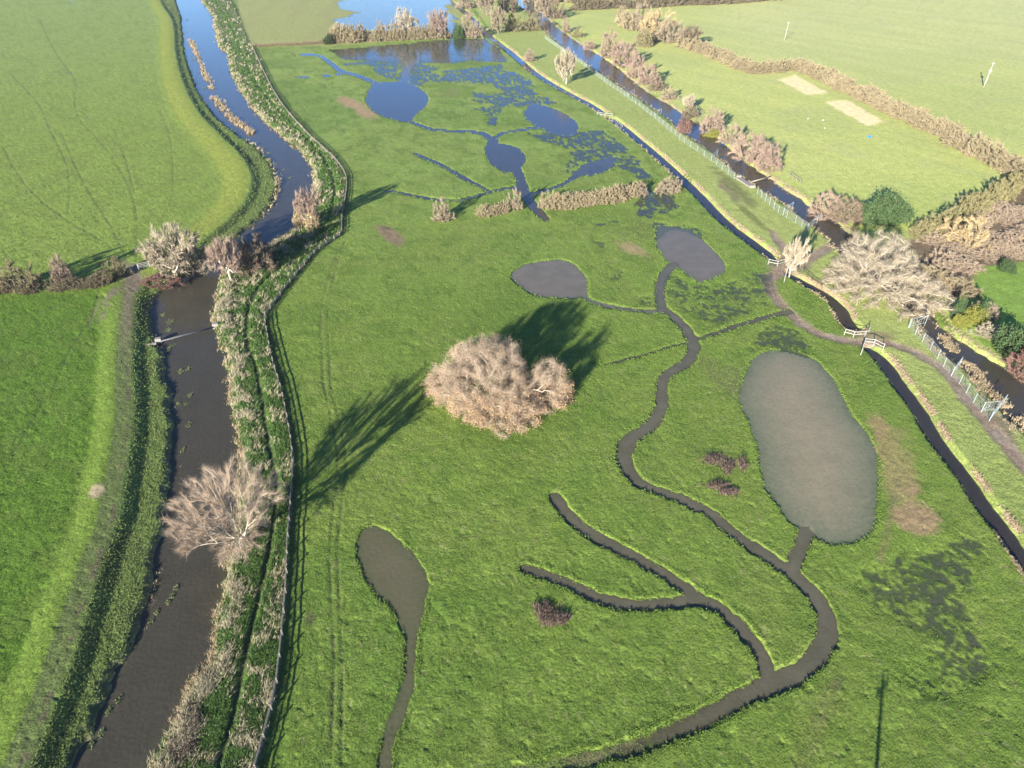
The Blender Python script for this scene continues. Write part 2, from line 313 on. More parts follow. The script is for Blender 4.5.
FLOOD = [  # shallow flood: polygon, how deep below the water level the turf lies
 ([(330,50),(400,44),(440,40),(485,38),(500,48),(508,62),(490,61),(470,60),(450,63),(425,63),(412,68),(396,63),(370,60),(345,60)], .10),
 ([(360,58),(400,60),(440,66),(436,80),(420,86),(395,82),(378,74)], .035),
 ([(338,64),(388,58),(388,61),(340,67)], .05),
 ([(440,71),(503,64),(505,69),(442,73)], .06),
 ([(425,76),(500,68),(530,78),(540,98),(510,96),(490,84),(430,83)], .035),
 ([(470,92),(530,92),(556,101),(552,105),(508,106),(472,102)], .035),
 ([(464,108),(505,103),(506,105),(498,126),(486,126),(484,112)], .035),
 ([(512,103),(556,100),(556,103),(520,107)], .05),
 ([(520,131),(570,132),(605,128),(624,145),(642,160),(655,177),(640,180),(618,166),(600,170),(585,178),(560,170),(572,150),(545,142)], .03),
 ([(640,186),(672,195),(686,208),(668,214),(640,218),(634,206)], .045),
 ([(650,222),(690,224),(706,232),(704,240),(680,234),(655,240)], .05),
 ([(592,222),(625,217),(622,222),(596,228)], .03),
 ([(594,240),(606,240),(604,247),(595,246)], .03),
 ([(667,272),(695,284),(725,281),(765,268),(772,300),(755,314),(730,322),(700,322),(680,308),(660,284)], .02),
 ([(612,266),(625,270),(622,282),(610,278)], .00),
 ([(634,296),(660,292),(660,308),(630,308)], .0),
 ([(750,332),(775,324),(800,331),(814,345),(806,360),(775,350),(750,350)], .025),
 ([(852,588),(868,566),(905,550),(970,528),(1000,545),(985,575),(975,600),(998,640),(1015,672),(972,704),(905,706),(895,660),(920,645),(900,625),(868,616)], .012),
 ([(380,222),(395,225),(392,228),(376,226)], .05),
]
print('grid', NP)
# micro relief
tus = (vn(X, Y, .95, 3)-.5)*.35+(vn(X, Y, .5, 5)-.5)*.5-.55*sstep(.78, .90, vn(X, Y, .62, 6))
und = (fbm(X, Y, 14, 3, 11)-.5)
Z = .10*tus+.16*und
WLEV = lev(Y)
# left river bank defence: crest line
CREST = [(140,-60),(150,-30),(160,0),(172,20),(175,50),(182,80),(197,110),(220,135),(240,155),(250,172),(250,188),(243,203),(228,219),(210,234),(190,249),(160,268),(141,282),(136,294),(133,312),(131,332),(130,367),(131,396),(130,429),(122,479),(114,524),(100,559),(95,576),(82,613),(67,663),(45,721),(26,768),(0,830),(-20,880)]
LH = .60
cw = smooth(atv(CREST, LH), 4)
lv = np.array([0.0]*len(cw)); yy = np.array([inv(p[0], p[1], LH)[1] for p in cw])
d_c, s_c, _ = linesd(cw, pad=30); s_lev = -d_c*s_c          # will be fixed so that + lies on the river side
if np.median((s_lev)[(U > 170) & (U < 200) & (V_ > 350) & (V_ < 450)]) < 0: s_lev = -s_lev
nearf = sstep(285, 330, V_)
lw = 8.5+(3.6-8.5)*nearf; cwid = 1.0+(2.1-1.0)*nearf
prof = np.where(s_lev > 0, 1-sstep(0, 2.2, s_lev), np.where(s_lev > -cwid, 1, 1-sstep(0, 1, (-s_lev-cwid)/lw)))
gate = 1-.75*np.exp(-((U-142)**2/28**2+(V_-279)**2/16**2))
prof = np.where(np.abs(s_lev) < 1e5, prof, 0)*gate
Z = Z+LH*prof
# right hand bank strip, a little above the meadow, edge along the fence
FENCE = [(231,0),(237,10),(244,30),(252,46),(256,55),(273,90),(288,112),(311,137),(336,160),(346,176),(346,192),(342,217),(340,234),(318,249),(288,284),(271,307),(265,314),(267,332),(273,362),(280,384),(288,421),(293,459),(291,504),(288,544),(287,576),(282,638),(277,683),(266,731),(257,763),(250,790),(225,875)]
fw = atv([(215,-50)]+FENCE, .2)
d_f, s_f, _ = linesd(fw, pad=30); sf = d_f*s_f
if np.median(sf[(U > 320) & (U < 340) & (V_ > 350) & (V_ < 450)]) < 0: sf = -sf
sf = np.where(np.abs(sf) > 1e5, np.where(U > 290, 1e6, -1e6), sf)        # + = meadow side
rl = polysd(edge_poly(RIV_L, RIV_R, -.5), pad=40)
bankzone = (sf < 0.3) & (sf > -25) & (s_lev > 6)
Z = Z+.22*np.where(bankzone, 1-sstep(-.35, .12, sf), 0)+np.where(bankzone, .16*(fbm(X, Y, 1.6, 3, 21)-.35), 0)
trail = [(200,-20),(217,3),(231,27),(239,46),(256,83),(288,119),(310,142),(322,155),(333,179),(333,201),(324,225),(290,258),(263,281),(249,305),(246,324),(247,345),(254,364),(259,389),(264,418),(269,449),(275,480),(273,520),(266,560),(257,600),(250,628),(243,663),(234,705),(222,749),(215,775),(195,860)]
d_t, _, _ = linesd(smooth(atv(trail, .4), 3), pad=6)
Z = Z-.15*np.exp(-(d_t/.28)**2)
# water cuts
wid = np.zeros(NP, np.int32); wlv = np.full(NP, -99.0); wsd = np.full(NP, 1e6)   # id, level, signed distance of the nearest water
WN = ['']
def claim(name, sd, level, marg):
    global wid, wlv, wsd
    WN.append(name); i = len(WN)-1
    m = (sd < marg) & (sd < wsd); wid[m] = i; wlv[m] = (level if np.isscalar(level) else level[m]); wsd[m] = sd[m]
def carve(sd, level, k_in, k_out, deep):
    global Z
    tgt = level+np.where(sd < 0, np.maximum(sd*k_in, -deep), sd*k_out)
    Z = np.where(sd < 6, np.minimum(Z, tgt+.04*tus), Z)
def rag(a, sc, s): return a*(fbm(X, Y, sc, 3, s)-.5)
rl2 = rl+rag(1.6, 2.2, 31)
carve(rl2, -.5, .6, .6, .9); claim('river', rl2, -.5, 1.2)
r2 = polysd(edge_poly(R2_L, R2_R, -.45), pad=30)+rag(1.6, 2.5, 32)
carve(r2, -.45, .6, .7, .9); claim('river', r2, -.45, 1.0)
for D in (DRAIN_A, DRAIN_B, DRAIN_C, DRAIN_D):
    p = smooth(D, 5); pw = atv(p, -.6)
    wd = np.array([[.5*q[2]*.9*pxm(q[0], q[1])] for q in p])
    d, _, v = linesd(pw, wd, pad=10); sd = d-(v[:, 0] if v.size else 0)+rag(.35, 1.6, 33)
    carve(sd, -.6, .7, 1.0, .8); claim('drain', sd, -.6, .9)
    if D is DRAIN_A: drain_sd = sd.copy(); drain_side = np.zeros(NP)
    else: drain_sd = np.minimum(drain_sd, sd)
meadow_sd = np.full(NP, 1e6)
for k, c in CHAN.items():
    p = smooth(c, 5); pw = atv(p, float(np.mean(lev(atv(p)[:, 1]))))
    vals = np.array([[.5*q[2]*({'c': 1.25, 'b': 1.12}.get(k[0], 1.08))*pxm(q[0], q[1]), q[3]] for q in p])
    d, _, v = linesd(pw, vals, pad=8)
    sd = d-v[:, 0]+rag(.55, 1.2, 35)+rag(.3, .5, 37); meadow_sd = np.minimum(meadow_sd, sd)
    dp = v[:, 1]
    tgt = WLEV+np.where(sd < 0, np.maximum(sd*.55, -1)*np.clip(dp*2.2, 0, 1), sd*1.5)
    tgt = np.maximum(tgt, WLEV-dp); tgt = tgt+.05*tus
    Z = np.where(sd < 3, np.minimum(Z, np.where(sd < 0, tgt, np.maximum(tgt, WLEV-dp+np.maximum(sd, 0)*.9))), Z)
    claim('channel_'+k, sd, WLEV, .5)
for k, c in POND.items():
    pw = smooth_closed(atv(c, float(np.mean(lev(atv(c)[:, 1])))), 5)
    sd = polysd(pw, pad=8)+rag(.5, 1.3, 36); meadow_sd = np.minimum(meadow_sd, sd)
    dp = PDEPTH.get(k, .5)
    if k == 'p8': dp = np.interp(V_, [560, 620, 690, 740, 790], [.32, .28, .14, .08, .03])
    WL = np.full(NP, -.10) if k == 'p8' else WLEV
    tgt = WL+np.where(sd < 0, np.maximum(sd*(.055 if k == 'p7' else .08 if k == 'p8' else .5)-.03, -dp), sd*.8)+.03*tus
    Z = np.where(sd < 3, np.minimum(Z, tgt), Z)
    claim('pond_'+k, sd, WL, .5)
flood_m = np.zeros(NP)
for c, dp in FLOOD:
    sd = polysd(atv(c), pad=6); soft = 1-sstep(-1.6, .8, sd+rag(3.5, 4, 41))
    base = WLEV-dp+.10*(fbm(X, Y, 5, 2, 42)-.5)+.22*(fbm(X, Y, 1.0, 3, 43)-.5)+.13*(vn(X, Y, .42, 49)-.5)+.03*tus
    Z = np.where(sd < 3, np.minimum(Z, base*soft+Z*(1-soft)), Z); flood_m = np.maximum(flood_m, soft)
    claim('flood_water_sky' if c[0][1] < 200 else 'flood_water', sd-.8, WLEV, .2)
# flooded field beyond the hedge
FARF = [(345,-55),(420,-60),(480,-50),(450,5),(462,28),(448,38),(410,34),(385,31),(362,30),(348,27),(338,20),(352,12),(345,3),(352,-20)]
sd = polysd(atv(FARF), pad=40)+rag(22, 18, 44); Z = np.where(sd < 10, np.minimum(Z, -.12+np.clip(sd*.03, -.5, .4)+.10*(fbm(X, Y, 5, 3, 45)-.5)), Z)
claim('flood_water_far', sd-2, -.09, 1.5)
# puddles in the pasture
for u, v, a, b in ((70,3,10,4),(68,72,6,4),(88,117,14,4),(125,49,2,2),(5,222,9,6),(98,296,5,2)):
    q = np.hypot((U-u)/a, (V_-v)/b)+rag(1.2, 2.5, 47); Z = np.where(q < 1.4, np.minimum(Z, -.10+.09*q+.1*(vn(X, Y, 1.2, 48)-.5)), Z)
    claim('flood_water', (q-1)*.5, -.07, .15)
# ruts
RUTS = [[(345,240),(335,270),(328,314),(329,350),(331,384),(339,421),(346,459),(342,504),(338,544),(339,590),(342,651),(342,700),(341,775)],
        [(338,250),(328,280),(321,314),(322,350),(324,384),(332,421),(338,459),(334,504),(330,544),(331,590),(334,651),(333,700),(331,775)]]
TRAILS = [[(40,20),(49,40),(62,62),(75,80),(75,107),(82,122),(105,147),(120,170),(131,192),(137,222),(136,258)],
          [(12,75),(37,102),(50,130),(65,160),(69,192),(68,214)], [(160,110),(170,140),(172,192),(160,225)],
          [(0,140),(15,170),(37,197),(70,222),(107,244),(125,266)], [(60,130),(75,165),(88,190),(110,225),(128,262)], [(115,130),(127,165),(134,192)],
          [(100,286),(90,320),(70,350),(58,378)], [(48,394),(30,425),(10,460)]]
rut_m = np.zeros(NP)
for R_, wd, dp in [(r, .17, .10) for r in RUTS]+[(r, .18, .06) for r in TRAILS]:
    d, _, _ = linesd(smooth(atv(R_), 5)+0, pad=3); wv = np.maximum(wd, .0008*Y)
    g = np.exp(-((d+.25*(vn(X, Y, 1.5, 51)-.5))/wv)**2)*(.35+.65*vn(X, Y, 4, 52)); rut_m = np.maximum(rut_m, g); Z = Z-dp*g
# tracks
TR = [[(834,244,7),(820,252,9),(808,259,9),(795,264,9),(782,271,12),(770,278,10)], [(771,230,3),(777,240,6),(785,249,7),(790,262,9)],
      [(770,276,10),(769,284,9),(774,295,9),(786,309,9),(801,323,9),(818,333,9),(840,339,9),(863,342,9),(888,343,9),(908,349,10),(928,359,10),(948,373,10),(966,397,10),(985,420,11),(1003,441,12),(1024,466,12),(1070,520,14),(1140,600,16)]]
path_sd = np.full(NP, 1e6)
for t_ in TR:
    p = smooth(t_, 4); d, _, v = linesd(atv(p), np.array([[.66*q[2]*pxm(q[0], q[1])] for q in p]), pad=5); path_sd = np.minimum(path_sd, d-v[:, 0])
path_sd = path_sd+rag(.8, 1.4, 53)
Z = Z-.10*(1-sstep(-.5, .3, path_sd))
Z = np.where((U < -200) | (U > 1210) | (V_ < -62) | (V_ > 880), np.where(prof > .02, Z, np.minimum(Z, .3)), Z)

# ---------------------------------------------------- ground cover colour (what grows where, with some sun, shade and haze put in)
A = np.zeros((NP, 3)); grassy = np.ones(NP)
n8 = fbm(X, Y, 9, 4, 61); n3 = fbm(X, Y, 3, 3, 62); n1 = vn(X, Y, .8, 63); n30 = fbm(X, Y, 40, 3, 64)
def put(m, c):
    global A
    m = np.clip(m, 0, 1)[:, None]; A = A*(1-m)+np.asarray(c)*m
left = (s_lev < 0) & (s_lev > -1e5) | (U < CREST[0][0]) & (np.abs(s_lev) > 1e5) & (U < 150)
GR = {'meadow': (.140, .202, .034), 'pasture_lo': (.096, .168, .020), 'pasture_hi': (.190, .252, .046), 'field': (.46, .48, .14), 'stubble': (.29, .30, .10), 'strip': (.31, .35, .10)}
put(np.ones(NP), GR['meadow'])
put(sstep(340, 70, V_)*.9, (.215, .285, .066))
put(sstep(.45, .62, n8)*.45, (.160, .200, .042)); put(sstep(.52, .66, n3)*.45, (.075, .135, .020)); put(sstep(.55, .68, fbm(X, Y, 22, 3, 65))*.35, (.085, .16, .024))
put(sstep(.80, .90, vn(X, Y, .45, 69))*.5, (.22, .21, .085))
put(sstep(-.05, .05, s_lev*-1)*(np.abs(s_lev) < 60), GR['pasture_hi'])
lf = (left & (V_ > -100)).astype(float); put(lf, GR['pasture_hi'])
put(lf*sstep(278, 300, V_+.06*U), GR['pasture_lo']); put(lf*sstep(150, 0, V_)*.5, (.24, .30, .09))  # far paling from haze and grazing view put into the pasture colour
put(lf*sstep(.5, .62, n3)*.3, (.13, .16, .035))
# the bank itself: sunlit brightness painted on the sunward face, mown top
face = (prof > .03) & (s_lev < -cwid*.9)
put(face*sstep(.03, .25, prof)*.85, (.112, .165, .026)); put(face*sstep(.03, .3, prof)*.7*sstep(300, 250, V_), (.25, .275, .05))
put((s_lev < 0) & (s_lev > -cwid) & (prof > .3) & (V_ > 300), (.105, .135, .040))
put((s_lev < .3) & (s_lev > -cwid*.35) & (prof > .3) & (V_ > 300) & (n1 > .62), (.11, .105, .05))
berm = (s_lev > 0) & (s_lev < 1e5) & (rl2 < 60) & (rl2 > -5) & (sf < -1.5) & (~bankzone | (s_lev < 6)) & (s_lev < 22)
put(berm*.9, (.125, .175, .045)); put(berm*sstep(.45, .6, n3)*.5, (.11, .14, .035)); put(berm*sstep(.55, .66, fbm(X, Y, 4, 3, 66))*.5, (.07, .065, .03))
bz = bankzone & (rl2 > -3)
put(bz*.95, (.095, .135, .035)); put(bz*sstep(.48, .62, fbm(X, Y, 1.8, 3, 67))*.6, (.22, .20, .11)); put(bz*sstep(.62, .7, fbm(X, Y, 3, 3, 68))*.6, (.10, .075, .045))
put(np.exp(-((d_t-.9)/.6)**2)*bz*.8, (.095, .20, .022)); put(np.exp(-(d_t/.3)**2)*bz*.8, (.045, .06, .02))
put(np.exp(-((sf-.5)/.55)**2)*.6*(sf > 0), (.05, .075, .018))  # fence shadow painted as a dark strip on the meadow side
# fields beyond: sunlit-hillside and haze paleness put into the grass colour
fr = polysd(atv([(470,-58),(1190,-58),(1190,410),(1010,372),(960,340),(930,290),(848,228),(810,205),(750,163),(700,122),(640,84),(590,48),(556,22),(520,-10)]), pad=10)
put(sstep(.5, -.5, fr), GR['field']); put(sstep(.5, -.5, fr)*sstep(.4, .6, n30)*.6, (.39, .42, .135)); put(sstep(.5, -.5, fr)*sstep(120, 20, V_)*.5*sstep(640, 780, U), (.54, .52, .235))
put(sstep(.5, -.5, fr)*sstep(150, 230, V_)*.7, (.34, .41, .095))
put(sstep(.5, -.5, fr)*sstep(.48, .6, vn(X*.86+Y*.5, (Y*.86-X*.5)*.05, 3.2, 92))*.22, (.30, .37, .10)); put(sstep(.5, -.5, fr)*sstep(.55, .7, n8)*.3, (.38, .38, .16))
pad_ = polysd(atv([(975,262),(1190,255),(1190,430),(1030,372),(990,350),(968,330),(972,290)]), pad=10); put(sstep(.8, -.8, pad_+rag(3, 3, 70)), (.19, .29, .05))
scr = polysd(atv([(905,240),(930,238),(970,215),(1010,190),(1190,150),(1190,250),(1024,262),(978,266),(974,300),(945,300),(925,285)]), pad=10); put(sstep(.8, -.8, scr+rag(4, 3, 71)), (.17, .125, .075))
st = polysd(atv([(231,-60),(480,-60),(470,20),(462,36),(330,46),(252,47),(240,20)]), pad=10); put(sstep(.8, -.8, st), GR['stubble']); put(sstep(.8, -.8, st)*sstep(.45, .55, vn(X*.35+Y*.02, Y*.06, 3, 72))*.25, (.26, .235, .10))
sr = polysd(atv([(455,-20),(490,30),(530,70),(600,115),(697,190),(770,255),(790,268),(850,325),(880,350),(905,380),(1000,520),(1110,690),(1200,800),(1200,620),(1110,530),(1024,436),(958,368),(905,310),(850,262),(800,217),(740,178),(680,132),(600,75),(545,32),(515,5),(480,-30)]), pad=10)
put(sstep(.4, -.4, sr), GR['strip']); put(sstep(.4, -.4, sr)*sstep(.4, .6, n8)*.4, (.28, .31, .085)); put(sstep(.4, -.4, sr)*sstep(300, 560, V_)*.55, (.165, .225, .045))
# east bank of the drain: pale dead reed and scuffed soil
put((drain_sd > .15)*(drain_sd < .7+.001*Y)*(sr < 1.5)*sstep(.30, .5, vn(X, Y, 2.0, 73)), (.32, .235, .14)); 
put((drain_sd > 0)*(drain_sd < .7)*(sr > 1.5)*.5, (.14, .12, .05))
put((r2 > -.5)*(r2 < 1.6)*sstep(.35, .6, vn(X, Y, 3, 74))*.8, (.36, .29, .16))
put((rl2 > -.5)*(rl2 < .8)*.7, (.20, .16, .09))
# bare and trodden patches, and a broad darker green one around the tree
def blob(u, v, a, b, rot=0, s=80, amp=1.0):
    c, s_ = math.cos(rot), math.sin(rot); du = U-u; dv = V_-v
    return np.hypot((du*c+dv*s_)/a, (-du*s_+dv*c)/b)+amp*(fbm(X, Y, 2.2, 3, s)-.5)
for u, v, a, b, r, c in [(352,104,15,5,.35,(.34,.22,.13)),(366,113,12,5,.3,(.34,.22,.13)),(391,235,15,7,.6,(.20,.13,.09)),(630,248,17,6,.3,(.30,.23,.11)),
    (884,445,11,29,-.35,(.33,.205,.115)),(902,478,15,30,-.3,(.33,.21,.12)),(915,518,24,15,.3,(.30,.20,.11)),(893,462,22,44,-.3,(.22,.20,.07)),(98,494,8,6.5,-.6,(.30,.23,.15)),(838,684,7,9,0,(.10,.085,.05)),
    (443,45.5,17,2.4,-.05,(.40,.29,.17)),(310,618,6,8,0,(.085,.09,.04)),(693,70,0.1,0.1,0,(.2,.15,.1)),(725,186,10,5,.8,(.20,.155,.10)),(735,197,5,10,-.7,(.19,.165,.09)),
    (738,386,40,14,.5,(.14,.155,.05)),(758,400,8,22,0,(.15,.15,.055)),(700,360,18,8,.2,(.13,.15,.04)),(452,93,10,4,0,(.17,.19,.06)),(640,230,18,12,.2,(.14,.18,.04)),
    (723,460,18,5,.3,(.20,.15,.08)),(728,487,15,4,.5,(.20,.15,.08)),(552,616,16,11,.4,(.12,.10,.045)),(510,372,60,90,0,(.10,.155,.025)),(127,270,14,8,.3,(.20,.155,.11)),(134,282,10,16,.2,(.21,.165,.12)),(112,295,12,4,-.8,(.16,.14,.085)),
    (825,292,22,4,.75,(.26,.19,.12)),(870,335,25,5,.1,(.22,.175,.10)),(1000,425,28,6,.9,(.20,.155,.10)),(790,265,22,8,0,(.21,.165,.11)),(735,188,30,6,.72,(.165,.17,.06)),(750,215,22,3,.72,(.15,.165,.05))]:
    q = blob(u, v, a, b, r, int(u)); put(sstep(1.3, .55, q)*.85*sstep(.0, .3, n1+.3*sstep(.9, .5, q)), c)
    if c[0] > .19: grassy = np.minimum(grassy, 1-.6*sstep(1.2, .7, q))
for qd in ([(778,80),(795,75),(829,93),(808,95)], [(824,102),(847,100),(884,121),(868,126)]):
    d = polysd(atv(qd), pad=5); put(sstep(.8, -.8, d+rag(2, 3, 90))*.95, (.80, .64, .34))
put(sstep(.7, -.5, path_sd), (.235, .175, .12)); put(sstep(.4, -.4, path_sd)*sstep(.5, .6, vn(X, Y, 2, 91))*.5, (.28, .23, .17))
grassy = np.minimum(grassy, 1-.7*sstep(.4, -.4, path_sd))
d_g, _, _ = linesd(atv([(137,268),(134,282),(128,300),(127,330),(125,380)]), pad=6); put(np.exp(-(d_g/1.0)**2)*sstep(385, 300, V_)*.8, (.17, .14, .09))
for off in (-1, 1, 2.4): 
    d_g, _, _ = linesd(atv([(134,272),(118,288),(102,306),(92,324)])+np.array([off*.5, off*.5]), pad=4); put(np.exp(-(d_g/.22)**2)*sstep(.3, .5, n1+.15), (.15, .12, .085))
d_g, _, _ = linesd(atv([(832,690),(818,720),(803,760),(795,800)]), pad=4); put(np.exp(-(d_g/.9)**2)*.5, (.15, .145, .05))
d_g, _, _ = linesd(atv([(897,480),(888,530),(880,560)]), pad=4); put(np.exp(-(d_g/.4)**2)*.6, (.20, .16, .075))
put(rut_m*.75, (.075, .075, .035))
# silt under and around the water
under = (WLEV-Z); wet = np.where((meadow_sd < .3) & (V_ > 300), sstep(-.02, .06, under), 0)
put(wet*.6, (.095, .11, .05)); put((meadow_sd < -.2)*sstep(640, 700, V_)*sstep(.3, .5, n3)*.75, (.15, .11, .07))
put((wsd < -.6)*sstep(.1, .3, np.where(wlv > -90, wlv-Z, 0)), (.10, .085, .055))
# drowned turf is darker and bluer than dry turf
put(flood_m*sstep(0, .08, WLEV-Z)*.6, (.065, .10, .04))
lip = np.exp(-((meadow_sd-.25)/.15)**2)*(meadow_sd > 0); 
grassy = np.where((rl2 < 0) | (drain_sd < 0) | (meadow_sd < 0), .3, grassy)

# ---------------------------------------------------- regions of the sheet, each its own setting object
Zg = Z.reshape(NV, NU); P3 = np.stack([X, Y, Z], 1)
def vnormals():
    G = P3.reshape(NV, NU, 3); gu = np.gradient(G, axis=1); gv = np.gradient(G, axis=0)
    n = np.cross(gu, gv); n /= np.linalg.norm(n, axis=2, keepdims=True)+1e-12; n[n[..., 2] < 0] *= -1
    return n.reshape(-1, 3)
VNRM = vnormals()
ii, jj = np.meshgrid(np.arange(NV-1), np.arange(NU-1), indexing='ij'); a0 = (ii*NU+jj).ravel()
Q = np.stack([a0, a0+NU, a0+NU+1, a0+1], 1)
reg = np.zeros(NP, np.int8)
reg[left] = 1; reg[(berm | ((s_lev > 0) & (s_lev < 3) & (prof > .05))) & ~left] = 2; reg[bz & ~left] = 2
reg[fr < 0] = 3; reg[st < 0] = 4; reg[scr < 0] = 5; reg[sr < 0] = 6; reg[path_sd < 0] = 7; reg[(prof > .1) & (s_lev < .2)] = 8
qreg = reg[Q[:, 0]]
def sub_mesh(name, F, co, mat, attrs, normals=None):
    idx, invx = np.unique(F, return_inverse=True); F2 = invx.reshape(F.shape)
    me = raw_mesh(name, co[idx], F2, mat, True)
    for an, (ty, arr) in attrs.items():
        at_ = me.attributes.new(an, ty, 'POINT'); v = np.ascontiguousarray(arr[idx], np.float32)
        at_.data.foreach_set('color' if ty == 'FLOAT_COLOR' else 'value', v.ravel())
    if normals is not None: me.normals_split_custom_set_from_vertices(normals[idx])
    return me
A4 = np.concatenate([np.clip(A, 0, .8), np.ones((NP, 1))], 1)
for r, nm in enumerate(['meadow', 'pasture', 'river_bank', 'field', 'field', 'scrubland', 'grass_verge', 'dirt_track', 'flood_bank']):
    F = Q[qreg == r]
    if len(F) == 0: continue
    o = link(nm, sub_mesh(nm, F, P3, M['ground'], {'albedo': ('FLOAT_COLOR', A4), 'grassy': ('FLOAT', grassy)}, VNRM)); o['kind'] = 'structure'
# water sheets
wq = wid[Q]; 
fz = np.where(wlv > -90, wlv, 0); dep = np.where(wlv > -90, wlv-Z, 0)
for i in range(1, len(WN)):
    m = (wq == i).any(1) & (wq.max(1) <= 99)
    own = np.where((wq == i).sum(1) >= 1)[0]
    # give every cell to the lowest-numbered water touching it so that sheets never overlap
    pos = np.where(wq[own] > 0, wq[own], 999).min(1); own = own[pos == i]
    lvl = np.where(wid == i, wlv, np.nan)
    F = Q[own]
    if len(F) == 0: continue
    # keep only cells that are somewhere near or under water
    z4 = Z[F].min(1); l4 = np.nanmax(np.where(wid[F] > 0, wlv[F], np.nan), 1); F = F[z4 < l4+.02]
    if len(F) == 0: continue
    l4 = l4[z4 < l4+.02]
    zz = np.full(NP, 0.0); zz[F.ravel()] = np.repeat(l4, 4)
    pk = WN[i]; WN[i] = pk.split('_')[0] if pk[:4] in ('pond', 'chan') else pk.replace('_far', '').replace('_sky', '')
    if WN[i] in ('channel', 'pond', 'flood_water') and not (abs(l4[0]+.09) < 1e-6 or abs(l4[0]+.07) < 1e-6): zz = np.full(NP, -.10) if pk == 'pond_p8' else WLEV
    co = np.stack([X, Y, zz], 1)
    mt = {'river': M['river'], 'drain': M['drain'], 'channel': M['pond'], 'pond': M['pond'], 'flood_water': M['flood']}[WN[i]]
    if pk[:9] in ('channel_c', 'channel_s') or pk in ('channel_b2', 'channel_b3'): mt = M['murky']
    if pk[:9] == 'channel_a' or pk in ('pond_p1', 'pond_p2', 'pond_p3', 'pond_p4'): mt = M['blue']
    if pk == 'flood_water_sky': mt = M['sky_flood']
    if pk == 'flood_water_far': mt = M['far_flood']
    if pk == 'pond_p7': mt = M['silt']
    if pk == 'pond_p8': mt = M['mudpond']
    o = link(WN[i], sub_mesh(WN[i], F, co, mt, {'depth': ('FLOAT', np.maximum(zz-Z, 0))})); o['kind'] = 'structure'
def gz(x, y):                                # ground height anywhere on the sheet
    u, v = inv(np.asarray(x, float), np.asarray(y, float), 0)
    j = np.clip(np.searchsorted(us, u), 0, NU-1); i = np.clip(np.searchsorted(vsr, v), 0, NV-1)
    return Zg[i, j]
def gsd(arr, x, y):
    u, v = inv(np.asarray(x, float), np.asarray(y, float), 0)
    j = np.clip(np.searchsorted(us, u), 0, NU-1); i = np.clip(np.searchsorted(vsr, v), 0, NV-1)
    return arr.reshape(NV, NU)[i, j]
def ground(u, v):
    p = at(u, v, 0); z = float(gz(p[0], p[1]))
    for _ in range(2): p = at(u, v, z); z = float(gz(p[0], p[1]))
    return np.array([p[0], p[1], z])
#@@OBJECTS
# ------------------------------------------------------------------ plants: generators
def nrm(v): return v/(np.linalg.norm(v, axis=-1, keepdims=True)+1e-9)
def lumps(r, k=7, amp=.22):                   # an uneven outline: radius as a smooth function of direction
    D = nrm(r.normal(0, 1, (k, 3))); F = r.uniform(2, 5, k); P0 = r.uniform(0, 6.28, k)
    return lambda d: 1+amp*np.sin((d@D.T)*F+P0).sum(1)/math.sqrt(k)
def dome(r, n, amp=.22, lo=.35, zmin=.03, R=1.0, H=1.0, c=(0, 0)):
    d = r.normal(0, 1, (n, 3)); d[:, 2] = np.abs(d[:, 2])*.9; d = nrm(d); q = lo+(1-lo)*r.random(n)**.6
    p = d*(q*np.minimum(lumps(r, 7, amp)(d), 1.25))[:, None]; p[:, 2] = np.maximum(p[:, 2], zmin); return p*[R, R, H]+[c[0], c[1], 0]
def egg(r, n, z0=.18, amp=.2, lo=.3, top=.72):
    d = nrm(r.normal(0, 1, (n, 3))); q = lo+(1-lo)*r.random(n)**.6; p = d*(q*np.minimum(lumps(r, 7, amp)(d), 1.2))[:, None]
    z = z0+(1-z0)*(p[:, 2]+1)/2; f = np.where(z > top, 1, .62+.38*z/top); return np.stack([p[:, 0]*f, p[:, 1]*f, z], 1)
def grow(seed, tips, trunk=.1, w=.4, rt=.006, ex=.45, wob=.10, stems=1):
    r = np.random.default_rng(seed); N = [np.zeros(3), np.array([r.normal(0, .02), r.normal(0, .02), trunk])]; par = [-1, 0]; ln = [0, trunk]
    o = N[1]; tips = tips[np.argsort(np.linalg.norm(tips-o, axis=1)*r.uniform(.7, 1.3, len(tips)))]; tipn = []
    A_ = np.zeros((len(tips)*3+4, 3)); A_[:2] = N; LN = np.zeros(len(A_)); LN[:2] = ln; m = 2
    for t in tips:
        d = np.linalg.norm(A_[1:m]-t, axis=1); k = 1+int(np.argmin(d+w*LN[1:m]+.6*np.maximum(A_[1:m, 2]-t[2], 0))); a = A_[k]; D = d[k-1]
        c = r.normal(0, wob, 3)*D+np.array([0, 0, .10*D]); q = k
        for f in (.36, .70, 1.0):
            p = a+(t-a)*f+c*math.sin(math.pi*f); p[2] = max(p[2], .01); A_[m] = p; LN[m] = LN[q]+D/3; par.append(q); q = m; m += 1
        tipn.append(q)
    cnt = np.zeros(m)
    for q in tipn: cnt[q] += 1
    for k in range(m-1, 0, -1): cnt[par[k]] += cnt[k]
    S = []
    for k in range(1, m):
        q = par[k]; rb = rt*cnt[k]**ex; ra = rt*(min(cnt[q], cnt[k]*1.6))**ex; lv = 3 if cnt[k] <= 2 else 2 if cnt[k] <= 8 else 1
        S.append((*A_[q], *A_[k], max(ra, rb), rb, lv))
    return np.array(S)
